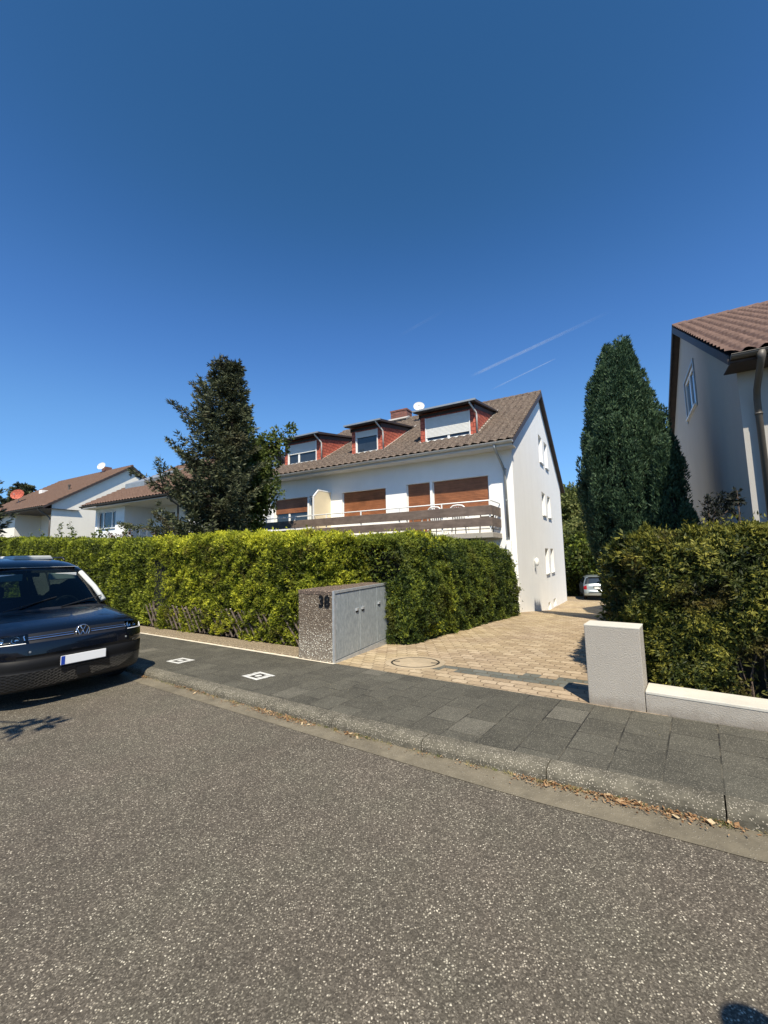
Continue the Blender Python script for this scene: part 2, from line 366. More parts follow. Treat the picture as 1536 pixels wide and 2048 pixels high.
M = {}
def mats():
    M['asphalt'] = m_asphalt(); M['gutter'] = m_concrete('gutter_concrete', (.165, .143, .10), (.28, .25, .19), .3, 80, .22)
    M['kerb'] = m_concrete('kerb_concrete', (.115, .105, .078), (.42, .38, .30), .55, 85, .40)
    M['slabs'] = m_slabs(); M['pavers'] = m_pavers(); M['soil'] = m_soil()
    M['white'] = m_plaster('white_plaster', (.86, .86, .83), bd=.007, bs=32, dirt=.05)
    M['offwhite'] = m_plaster('warm_white_plaster', (.78, .75, .66))
    M['soffit'] = simple('soffit_boards', (.62, .62, .60), .7, var=.06)
    M['greyplaster'] = m_plaster('grey_plaster', (.40, .365, .31), bs=95, bd=.010, dirt=.14, foot=.21)
    M['cream'] = m_plaster('cream_concrete', (.56, .53, .45), bs=70, bd=.003, dirt=.22, foot=-.5)
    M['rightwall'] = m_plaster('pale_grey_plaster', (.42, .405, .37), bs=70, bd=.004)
    M['tile_main'] = m_tile('weathered_roof_tile', (.042, .031, .026), (.16, .118, .092), .72, (.46, .40, .31))
    M['tile_right'] = m_tile('brown_roof_tile', (.095, .058, .048), (.185, .118, .098), .12, (.7, .66, .6))
    M['tile_far'] = m_tile('red_brown_roof_tile', (.105, .062, .044), (.19, .118, .084), .3)
    M['brown'] = simple('dark_brown_boards', (.045, .032, .028), .6, var=.25, vs=6)
    M['balc'] = m_wood('balcony_board', (.105, .076, .060), (.19, .145, .115), .65, 2.0, 12)
    M['zinc'] = simple('zinc_gutter', (.55, .53, .48), .45, .3, var=.12, vs=5)
    M['zincgrey'] = simple('grey_zinc_pipe', (.34, .36, .36), .45, .5, var=.12, vs=5)
    M['darkpipe'] = simple('brown_plastic_pipe', (.085, .075, .062), .5, var=.15)
    M['pvc'] = simple('white_plastic', (.78, .78, .75), .35, var=.03)
    M['shutterw'] = m_wood('brown_wood_shutter', (.15, .052, .022), (.36, .145, .062), .42, 1.2, 50)
    M['shutterg'] = simple('pale_grey_shutter', (.62, .62, .58), .45, var=.05)
    M['redtile'] = m_brick('red_scale_cladding', (.42, .095, .06), (.50, .14, .09), (.10, .025, .02), .22, .15, .010)
    M['redbrick'] = m_brick('chimney_brick', (.17, .065, .05), (.26, .10, .075), (.16, .13, .11), .24, .075, .010)
    M['darkglass'] = simple('window_glass', (.025, .032, .04), .04, 0, .8, var=.3, vs=1.5)
    M['curtain'] = simple('net_curtain', (.45, .45, .43), .7, var=.2, vs=8)
    M['creampanel'] = simple('cream_panel', (.72, .62, .42), .6, var=.06)
    M['galv'] = m_streak_metal('galvanised_steel'); M['galvdark'] = simple('steel_gap', (.02, .022, .024), .6)
    M['galvframe'] = simple('galvanised_frame', (.50, .52, .52), .45, .5, var=.15, vs=12)
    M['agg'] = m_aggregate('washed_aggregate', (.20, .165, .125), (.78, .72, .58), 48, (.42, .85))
    M['agg2'] = m_aggregate('washed_aggregate_strip', (.20, .155, .10), (.60, .50, .34), 75)
    M['agg3'] = m_aggregate('weathered_aggregate_top', (.10, .075, .06), (.40, .30, .22), 50)
    M['mortar'] = simple('pale_mortar', (.62, .56, .44), .9, var=.25, vs=8)
    M['black'] = simple('black_plastic', (.012, .012, .013), .45, var=.2)
    M['number'] = simple('black_enamel', (.006, .006, .007), .35, var=.2)
    M['iron'] = simple('dark_iron', (.05, .045, .035), .6, .3, var=.2)
    M['lid'] = m_concrete('manhole_concrete', (.40, .32, .21), (.5, .42, .3), .3, 90, .12)
    M['whitepaint'] = simple('worn_white_paint', (.58, .58, .54), .7, var=.2, vs=25)
    M['chrome'] = simple('chrome', (.75, .76, .78), .12, 1.0, var=.02); M['rubber'] = simple('rubber', (.012, .012, .012), .8)
    M['rim'] = simple('alloy_rim', (.30, .31, .32), .3, .9); M['carpaint'] = m_paint_car()
    M['silver'] = simple('silver_paint', (.33, .38, .39), .3, .5, var=.02, Coat_Weight=.6); M['glass'] = m_glass('car_glass', (.42, .52, .50))
    M['headlamp'] = m_glass('lamp_glass', (.75, .78, .8)); M['greypl'] = simple('dark_grey_plastic', (.006, .0062, .0068), .6, spec=.25)
    M['trim'] = simple('pale_headliner', (.50, .52, .50), .8); M['plate'] = simple('plate_white', (.80, .80, .78), .4, var=.01)
    M['eublue'] = simple('plate_blue', (.01, .05, .35), .4); M['redlamp'] = simple('red_lamp', (.30, .01, .015), .2)
    M['bark'] = simple('bark', (.10, .07, .05), .9, var=.35, vs=12, bump=.02, bs=25)
    M['fencewood'] = simple('weathered_fence_wood', (.085, .066, .052), .85, var=.4, vs=14, bump=.004)
    M['cutend'] = simple('pale_cut_end', (.42, .38, .32), .8)
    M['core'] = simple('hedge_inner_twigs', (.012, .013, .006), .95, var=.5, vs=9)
    M['thuja'] = m_leaf('thuja_leaf', (.042, .058, .009), (.215, .255, .022), (.66, .66, .06), .42, (.17, .13, .04))
    M['yew'] = m_leaf('yew_leaf', (.008, .018, .006), (.052, .082, .015), (.24, .28, .034), .25, (.12, .12, .02), 1.2)
    M['yew2'] = m_leaf('olive_yew_leaf', (.009, .016, .006), (.050, .066, .013), (.25, .235, .038), .25, (.15, .10, .025), 1.6)
    M['darkyew'] = m_leaf('columnar_yew_leaf', (.014, .034, .018), (.052, .095, .050), (.13, .20, .095), .2)
    M['spruce'] = m_leaf('spruce_needles', (.014, .018, .012), (.050, .060, .034), (.135, .150, .075), .15, (.075, .055, .03), 1.0)
    M['shadeleaf'] = m_leaf('shaded_branch_leaf', (.006, .008, .006), (.014, .018, .012), (.03, .036, .022), .1)  # leaf colour darkened so the branch looks shaded
    M['street'] = m_leaf('deep_thuja_leaf', (.028, .040, .008), (.115, .150, .018), (.44, .48, .05), .38)
    M['maple'] = m_leaf('broad_leaf', (.035, .055, .012), (.095, .13, .03), (.22, .25, .07), .4)
    M['maple2'] = m_leaf('hazel_leaf', (.045, .070, .018), (.15, .18, .055), (.36, .36, .14), .4)
    M['redleaf'] = m_leaf('red_barberry_leaf', (.05, .025, .02), (.13, .06, .045), (.20, .12, .07), .3)
    M['dryleaf'] = m_leaf('dry_leaf', (.16, .075, .03), (.33, .19, .09), (.58, .46, .28), .2)
    M['drygrass'] = m_leaf('kerb_grass', (.10, .13, .03), (.30, .27, .11), (.50, .42, .22), .3)
mats()
# ------------------------------------------------------------------ terrain and street
E1 = np.array([-.8, .6]); E2 = np.array([.6, .8])         # along the street (to the left), across it (towards the houses)
HX = [-300, 3.9, 4.7, 14.1, 20, 26.4, 31.4, 60, 600]; HZ = [0, 0, .1, -.32, -1.0, -1.24, -1.6, -1.7, -1.7]
def wxy(s, t): return np.array(s)[..., None]*E1 + np.array(t)[..., None]*E2
def tilt(s, t): return -.02*np.clip(s, -60, 60)*np.clip((20-np.asarray(t, float))/15, 0, 1)
def gz(x, y):
    s = -.8*x+.6*y; t = .6*x+.8*y
    return float(np.interp(t, HX, HZ) + tilt(s, t))
def strip(name, S, ta, tb, nt_, zf, mat, **k):
    """sheet between two street-wise curves ta(s), tb(s)"""
    S = np.asarray(S, float); T = np.linspace(0, 1, nt_+1)
    s, u = np.meshgrid(S, T, indexing='ij'); t = ta(s)*(1-u)+tb(s)*u
    P = wxy(s, t); z = zf(s, t); V = np.dstack([P, z]).reshape(-1, 3); a, b = s.shape
    I = np.arange(a*b).reshape(a, b); F = np.stack([I[:-1, :-1], I[:-1, 1:], I[1:, 1:], I[1:, :-1]], -1).reshape(-1, 4)
    return tag(np_mesh(name, V, F, mat, smooth=True), kind='structure')
kf = lambda s: np.interp(s, [-60, -7, -4, -2, -.18, .97, 2.0, 3.43, 6.77, 130], [3.9, 3.9, 3.66, 3.46, 3.28, 3.18, 3.11, 3.06, 3.02, 3.02])
af_ = lambda s: np.interp(s, [-60, -7, -4, -2, -.15, 1.03, 1.87, 3.24, 6.27, 130], [3.6, 3.6, 3.36, 3.18, 3.0, 2.91, 2.89, 2.87, 2.83, 2.8])
cst = lambda v: (lambda s: np.full_like(s, v))
def terrain():
    S = np.unique(np.concatenate([np.linspace(-400, -60, 8), np.arange(-60, 61, 3.0), np.linspace(60, 500, 10)]))
    T = np.unique(np.concatenate([np.linspace(-400, -10, 8), np.arange(-10, 62, 2.0), HX[1:-1], np.linspace(60, 600, 8)]))
    s, t = np.meshgrid(S, T, indexing='ij'); P = wxy(s, t); z = np.interp(t, HX, HZ)+tilt(s, t)-.05
    V = np.dstack([P, z]).reshape(-1, 3); a, b = s.shape; I = np.arange(a*b).reshape(a, b)
    F = np.stack([I[:-1, :-1], I[:-1, 1:], I[1:, 1:], I[1:, :-1]], -1).reshape(-1, 4)
    tag(np_mesh('ground', V, F, M['soil'], smooth=True), kind='structure')
    S = np.concatenate([np.arange(-60, -8, 4.0), np.arange(-8, 20, .5), np.arange(20, 125, 5.0)])
    zr = lambda s, t: tilt(s, t)
    strip('road', S, cst(-5.5), af_, 6, zr, M['asphalt'])
    strip('gutter_strip', S, lambda s: af_(s)-.01, lambda s: kf(s)+.02, 4, lambda s, t: tilt(s, t)+.004, M['gutter'])
    zp = lambda s, t: tilt(s, t)+.1
    strip('pavement', S, lambda s: kf(s)+.15, cst(4.72), 4, zp, M['slabs'])
    strip('far_pavement', S, cst(-8.5), cst(-5.62), 2, zp, M['slabs'])
    # driveway
    TT = np.concatenate([np.arange(4.71, 34, .35), np.arange(34, 50, 3.0)]); U = np.linspace(0, 1, 14)
    t, u = np.meshgrid(TT, U, indexing='ij'); s0 = .35+.126*(t-4.7); s1 = 5.9+.126*(t-4.7)+np.clip(t-27.5, 0, 1)*14; s = s0*(1-u)+s1*u
    s0b = s0-np.clip(t-27, 0, 1)*2; s = s0b*(1-u)+s1*u
    P = wxy(s, t); z = np.interp(t, HX, HZ)+tilt(s, t)
    V = np.dstack([P, z]).reshape(-1, 3); a, b = s.shape; I = np.arange(a*b).reshape(a, b)
    F = np.stack([I[:-1, :-1], I[:-1, 1:], I[1:, 1:], I[1:, :-1]], -1).reshape(-1, 4)
    tag(np_mesh('driveway', V, F, M['pavers'], smooth=True), kind='structure')
    # kerb of separate stones with rounded top
    for nm, face, sg in (('kerb', kf, 1), ('far_kerb', lambda s: -5.5+0*s, -1)):
        m = MB(); prof = [(0, -.06), (.002, .05), (.014, .078), (.036, .096), (.065, .104), (.15, .104), (.152, -.06)]
        s = -12.0
        rg = random.Random(5)
        while s < 60:
            L = 1.0 if s < 20 else 4.0; a, b = s+.004, s+L-.004; dz = rg.uniform(-.003, .003)
            vs = []
            for q in (a, (a+b)/2, b):
                f0 = float(face(np.array(q)))
                for o, z in prof:
                    p = E1*q+E2*(f0+sg*o); vs.append((p[0], p[1], z-.02*min(q, 60)+dz))
            n = len(prof); fs = [tuple(range(n)), tuple(reversed(range(2*n, 3*n)))]
            fs += [(k*n+i, k*n+(i+1) % n, (k+1)*n+(i+1) % n, (k+1)*n+i) for k in (0, 1) for i in range(n)]
            m.add(vs, fs); s += L
        tag(m.build(nm, M['kerb'], smooth=False), kind='structure')
    # pale mortar line and washed concrete edging in front of the lattice fence
    strip('mortar_line', np.arange(4.5, 40, 1.0), cst(4.66), cst(4.735), 1, lambda s, t: tilt(s, t)+.107, M['mortar'])
    m = MB()
    for s in np.arange(5.38, 30, 2.0):
        vs = []
        for q in (s, s+1.996):
            for o, z in ((4.735, .0), (4.735, .125), (4.75, .14), (5.14, .15), (5.16, 0)):
                p = E1*q+E2*o; vs.append((p[0], p[1], z-.02*q*np.clip((20-o)/15, 0, 1)))
        m.add(vs, [(0, 1, 2, 3, 4), (9, 8, 7, 6, 5)]+[(i, (i+1) % 5, (i+1) % 5+5, i+5) for i in range(5)])
    tag(m.build('concrete_edging', M['agg2']), kind='structure')
    # small brick beside the cabinet
terrain()
def spt(s, t, dz=0.0):
    p = E1*s+E2*t; return Vector((p[0], p[1], gz(p[0], p[1])+dz))

def ring_flat(m, c, r0, r1, z, n=40, mi=0, el=1.0):
    vs = [(c[0]+r*math.cos(2*PI*k/n), c[1]+r*math.sin(2*PI*k/n), z) for r in (r0, r1) for k in range(n)]
    m.add(vs, [(k, (k+1) % n, n+(k+1) % n, n+k) for k in range(n)], mi)
def street_details():
    # manhole: concrete disc in an iron ring
    p = spt(3.56, 5.45); e = empty('manhole_cover', (p.x, p.y, p.z), STREET, 'round concrete manhole cover with dark iron ring set in the driveway blocks', 'manhole cover')
    e.rotation_euler = (R(-2.4), R(-1.1), STREET)
    m = MB(); m.lathe([(0, .0075), (.335, .0075), (.34, -.02)], 48); m.build('lid', M['lid'], e, fix=True)
    m = MB(); m.lathe([(.342, -.01), (.342, .008), (.368, .008), (.368, -.01)], 48)
    for a in (0.35, PI+.35): m.box(.24, .36, -.025, .025, .0076, .0085, 0, Matrix.Rotation(a, 4, 'Z'))
    m.build('iron_ring', M['iron'], e)
    m = MB(); m.lathe([(.37, -.01), (.37, .006), (.455, .006), (.455, -.01)], 48); m.build('concrete_collar', M['lid'], e)
    # two painted survey marks
    for s, t, rz, lab in ((6.99, 3.63, .05, 'white paint mark with a dark ring on the pavement slabs, nearer the van'),
                          (4.99, 3.69, -.08, 'white paint mark with a dark ring on the pavement slabs, nearer the bin cabinet')):
        q = spt(s, t); e = empty('pavement_mark', (q.x, q.y, .1-.02*s+.002), STREET+rz, lab, 'pavement mark', 'painted marks on the pavement'); e.rotation_euler[1] = R(-1.15)
        m = MB(); rg = random.Random(int(s*10))
        for k in range(5):
            y0 = -.14+k*.057
            for x0, x1 in ((-.19, -.085), (.085, .19)) if 0 < k < 4 else ((-.19, .19),):
                j = rg.uniform(-.012, .012); m.add([(x0+j, y0, .002), (x1+j, y0, .002), (x1+j+.01, y0+.05, .002), (x0+j+.01, y0+.05, .002)], [(0, 1, 2, 3)])
        ring_flat(m, (0, 0), .0, .05, .002, 14)
        m.build('paint', M['whitepaint'], e)
        m = MB(); ring_flat(m, (0, 0), .052, .078, .0035, 20); m.build('ring', M['iron'], e)
    # loose brick edge beside the bin cabinet
    q = spt(5.12, 7.0); m = MB(); m.box(-.11, .11, -.06, .06, -.03, .14, 0); o = m.build('kerb_brick', M['redbrick'], bevel=.006)
    o.location = q; o.rotation_euler = (0, 0, R(60)); tag(o, 'small red brick standing between the bin cabinet and the dark hedge', 'brick')
street_details()

# ------------------------------------------------------------------ bin cabinet, pillar, low wall
def cabinet():
    A = Vector((-.80, 6.48)); B = Vector((.05, 8.34)); D = Vector((-1.43, 6.94))
    ux = (B-A).normalized(); L = (B-A).length; W = (D-A).length; wv = (D-A).normalized()
    z0 = gz(-.8, 6.48); e = empty('bin_cabinet', (A.x, A.y, 0), 0, 'washed-concrete bin cabinet with three galvanised steel doors and house number', 'bin cabinet')
    top = 1.085
    f = lambda u, w_, z: (ux.x*u+wv.x*w_, ux.y*u+wv.y*w_, z)
    m = MB(); c = .012
    def obox(m, u0, u1, w0, w1, z0, z1, mi=0):
        vs = [f(u, w_, z) for z in (z0, z1) for w_ in (w0, w1) for u in (u0, u1)]
        m.add(vs, [(0, 2, 3, 1), (4, 5, 7, 6), (0, 1, 5, 4), (2, 6, 7, 3), (0, 4, 6, 2), (1, 3, 7, 5)], mi)
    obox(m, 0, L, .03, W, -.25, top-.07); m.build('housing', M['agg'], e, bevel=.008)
    m = MB(); obox(m, -.004, L+.004, .026, W+.004, top-.068, top); m.build('lid_slab', M['agg3'], e, bevel=.008)
    m = MB()
    for a in ((0, .035, -.012, .03, -.2, top+.002), (L-.035, L, -.012, .03, -.2, top+.002), (.035, L-.035, -.012, .03, top-.04, top+.002), (.035, L-.035, -.012, .03, -.2, .035)): obox(m, *a)
    m.build('door_frame', M['galvframe'], e)
    m = MB(); obox(m, .036, L-.036,   .012, .028, .035, top-.04); m.build('dark_gap', M['galvdark'], e)
    splits = [.037, .86, 1.515, L-.037]; kn = [(.74, .72), (.95, .72), (1.60, .735)]
    for i in range(3):
        m = MB(); obox(m, splits[i]+.004, splits[i+1]-.004, -.003, .010, .046, top-.052)
        # rolled vertical edge of the door leaf
        obox(m, splits[i+1]-.016, splits[i+1]-.004, -.009, -.003, .05, top-.055)
        d = m.build('door', M['galv'], e, bevel=.002)
        k = kn[i]; hm = MB()
        hp = [f(k[0]+x, -.004-.022*(1-(x/.055)**2)**.5 if abs(x) < .055 else -.004, 0) for x in np.linspace(-.055, .055, 9)]
        vs = [(x, y, k[1]+.026) for x, y, z in hp]+[(x, y, k[1]-.012) for x, y, z in hp]; n = 9
        hm.add(vs, [tuple(range(n)), tuple(reversed(range(n, 2*n)))]+[(i2, (i2+1) % n, (i2+1) % n+n, i2+n) for i2 in range(n)])
        hm.build('handle', M['galvframe'], d); hm = MB(); obox(hm, k[0]-.045, k[0]+.045, -.007, -.0035, k[1]-.045, k[1]-.013); hm.build('handle_recess', M['black'], d)
    # enamel house number 38 on the side facing the street
    n2 = Vector((wv.y, -wv.x)); n2 = n2 if n2.dot(ux) < 0 else -n2
    for ch, w0 in (('3', .255), ('8', .130)):
        cu = bpy.data.curves.new('num', 'FONT'); cu.body = ch; cu.size = .235; cu.extrude = .006; cu.offset = .006; cu.align_x = 'CENTER'
        o = bpy.data.objects.new('tmp', cu); C.objects.link(o); dg = bpy.context.evaluated_depsgraph_get(); me = bpy.data.meshes.new_from_object(o.evaluated_get(dg)); bpy.data.objects.remove(o)
        me.materials.clear(); me.materials.append(M['number'])
        q = bpy.data.objects.new('house_number', me); C.objects.link(q); q.parent = e
        X = Vector((-wv.x, -wv.y, 0)); Zn = Vector((n2.x, n2.y, 0)); Y = Vector((0, 0, 1))
        if X.cross(Y).dot(Zn) < 0: X = -X
        mt = Matrix((X, Y, X.cross(Y))).transposed().to_4x4(); mt.translation = Vector((wv.x*w0+n2.x*.010, wv.y*w0+n2.y*.010, .845)); q.matrix_local = mt
        q['label'] = 'black number '+ch
cabinet()

def front_wall():
    zb = .085
    e = empty('gate_pillar', (2.03, 4.40, 0), STREET, 'low square pillar of grey roughcast with a cream cap beside the driveway', 'pillar')
    m = MB(); m.box(0, .49, .0, .30, -.2, .845); m.build('shaft', M['greyplaster'], e, bevel=.006)
    m = MB(); m.box(-.002, .492, -.002, .302, .843, .862); m.build('cap', M['cream'], e, bevel=.005)
    e = empty('low_wall', (2.425, 4.10, 0), STREET, 'low grey garden wall with cream coping running right from the pillar', 'wall')
    m = MB(); m.box(.0, 9, .0, .27, -.2, .255); m.build('base', M['greyplaster'], e, bevel=.004)
    m = MB(); m.box(.002, 9, -.004, .31, .256, .285); m.build('coping', M['cream'], e, bevel=.006)
front_wall()
# ------------------------------------------------------------------ houses
HROT = R(-29.74)
def obx(m, O, U, W, u0, u1, n0, n1, z0, z1, mi=0):
    O = Vector(O); U = Vector(U); W = Vector(W)
    vs = [O+U*u+W*n+Vector((0, 0, z)) for z in (z0, z1) for n in (n0, n1) for u in (u0, u1)]
    m.add(vs, [(0, 2, 3, 1), (4, 5, 7, 6), (0, 1, 5, 4), (2, 6, 7, 3), (0, 4, 6, 2), (1, 3, 7, 5)], mi)
def rect(a0, a1, b0, b1): return [(a0, b0), (a1, b0), (a1, b1), (a0, b1)]

def window(par, O, U, W, u0, u1, z0, z1, dep=.14, splits=(), shutter=None, smat='shutterw', sill=True, fr=.055, name='window', curtain=False, fmat='pvc'):
    """frame (part) with pane, shutter and sill below it; U along the wall, W into it"""
    m = MB()
    for a in ((u0, u0+fr, z0, z1), (u1-fr, u1, z0, z1), (u0+fr, u1-fr, z0, z0+fr), (u0+fr, u1-fr, z1-fr, z1)): obx(m, O, U, W, a[0], a[1], dep-.03, dep+.04, a[2], a[3])
    us = [u0]+[u0+(u1-u0)*q for q in splits]+[u1]
    for q in us[1:-1]: obx(m, O, U, W, q-.05, q+.05, dep-.028, dep+.038, z0+fr+.001, z1-fr-.001)
    f = m.build(name, M[fmat], par, bevel=.004)
    g = MB(); obx(g, O, U, W, u0+fr, u1-fr, dep+.004, dep+.012, z0+fr, z1-fr); g.build('pane', M['darkglass'], f)
    if shutter is not None:
        zs = shutter; g = MB(); n = max(2, int((z1-.02-zs)/.048)); hh = (z1-.005-zs)/n
        pts = []
        for k in range(n):
            za = zs+k*hh; pts += [(0.006, za), (0, za+hh*.25), (0, za+hh*.75), (.006, za+hh*.97)]
        vs = []
        for (o, z) in pts:
            for u in (u0+.006, u1-.006): vs.append(Vector(O)+Vector(U)*u+Vector(W)*(dep-.05+o)+Vector((0, 0, z)))
        g.add(vs, [(2*i, 2*i+1, 2*i+3, 2*i+2) for i in range(len(pts)-1)]); g.build('roller_shutter', M[smat], f)
        for a in (u0-.0, u1-.03): g = MB(); obx(g, O, U, W, a, a+.03, dep-.07, dep-.031, z0, z1); g.build('guide_rail', M['pvc'], f)
    if sill:
        g = MB(); obx(g, O, U, W, u0-.03, u1+.03, -.07, dep-.03, z0-.04, z0-.002); g.build('sill', M['pvc' if smat != 'shutterx' else 'zinc'], f)
    return f

def tiles(name, par, mat, x0, x1, ye, ze, yr, zr, cw=.30, rh=.34, amp=.028, per=8):
    a = np.linspace(x0, x1, int((x1-x0)/cw*per)+1); L = math.hypot(yr-ye, zr-ze); n = int(round(L/rh)); rh = L/n
    b = []; h = []
    for k in range(n): b += [k*rh, (k+1)*rh-.002]; h += [.052, .0]
    b = np.array(b); h = np.array(h); A, B_ = np.meshgrid(a, b, indexing='ij'); H = np.broadcast_to(h, A.shape)
    ph = 2*PI*A/cw; wv = amp*(np.sin(ph)+.35*np.sin(2*ph+.8))+amp
    rs = np.random.RandomState(3); jit = rs.uniform(-.004, .004, A.shape)
    # a slight random sag per tile
    uy, uz = (yr-ye)/L, (zr-ze)/L; D = H+wv+jit
    V = np.stack([A, ye+B_*uy-uz*D, ze+B_*uz+uy*D if uy > 0 else ze+B_*uz-uy*D], -1)
    if uy < 0: V[..., 1] = ye+B_*uy+uz*D
    V = V.reshape(-1, 3); na, nb = A.shape; I = np.arange(na*nb).reshape(na, nb)
    F = np.stack([I[:-1, :-1], I[1:, :-1], I[1:, 1:], I[:-1, 1:]], -1).reshape(-1, 4)
    return np_mesh(name, V, F, M[mat], par)

def roof(e, x0, x1, ye, ze, yr, zr, yb, ro, tile, cw=.30, per=8, rh=.34, board='brown', thick=.11):
    """gable roof: tiled slopes, boarded underside, rake boards, ridge caps"""
    xa, xb = x0-ro, x1+ro
    m = MB(); zb = zr-(yb-yr)*(zr-ze)/(yr-ye)
    q = [(ye+.01, ze-.005), (yr, zr-.005), (yb-.01, zb-.005), (yb-.01, zb-thick), (yr, zr-thick-.02), (ye+.01, ze-thick)]
    m.prism([(xa+.012, y, z) for y, z in q], (xb-xa-.024, 0, 0)); rf = m.build('roof', M[board], e)
    tiles('roof_tiles', rf, tile, xa, xb, ye-.03, ze, yr, zr, cw, rh, per=per)
    tiles('roof_tiles', rf, tile, xa, xb, yb+.03, zb, yr, zr, cw, rh, per=per)
    for xx in (xa-.012, xb-.012):     # rake boards
        m = MB()
        for (ya, za, yc, zc) in ((ye, ze, yr, zr), (yb, zb, yr, zr)):
            m.prism([(xx, ya, za+.03), (xx, yc, zc+.03), (xx, yc, zc-.20), (xx, ya, za-.15)], (.024, 0, 0))
        m.build('rake_board', M[board], rf)
    m = MB(); k = xa
    while k < xb-.1:
        kk = min(k+.38, xb); m.tube([(k, yr, zr+.0), (kk, yr, zr+.012)], [.105, .115], 10); k += .36
    m.build('ridge_caps', M[tile], rf)
    return rf

def gutter(par, xa, xb, y, z, r=.07, mat='zinc'):
    m = MB(); n = 9; vs = []
    for x in (xa, xb):
        for rr in (r, r-.006):
            for k in range(n):
                a = PI+PI*k/(n-1); vs.append((x, y+rr*math.cos(a), z+rr*math.sin(a)))
    fs = []
    for k in range(n-1):
        fs += [(k, k+1, 2*n+k+1, 2*n+k), (n+k, n+k+1, 3*n+k+1, 3*n+k)]
    fs += [(0, n, 3*n, 2*n), (n-1, 2*n-1, 4*n-1, 3*n-1)]
    m.add(vs, fs)
    for x in (xa, xb):
        m.add([(x, y+r*math.cos(PI+PI*k/(n-1)), z+r*math.sin(PI+PI*k/(n-1))) for k in range(n)], [tuple(range(n))])
    m.tube([(xa, y-r, z), (xb, y-r, z)], .009, 6)
    return m.build('gutter', M[mat], par, fix=False)

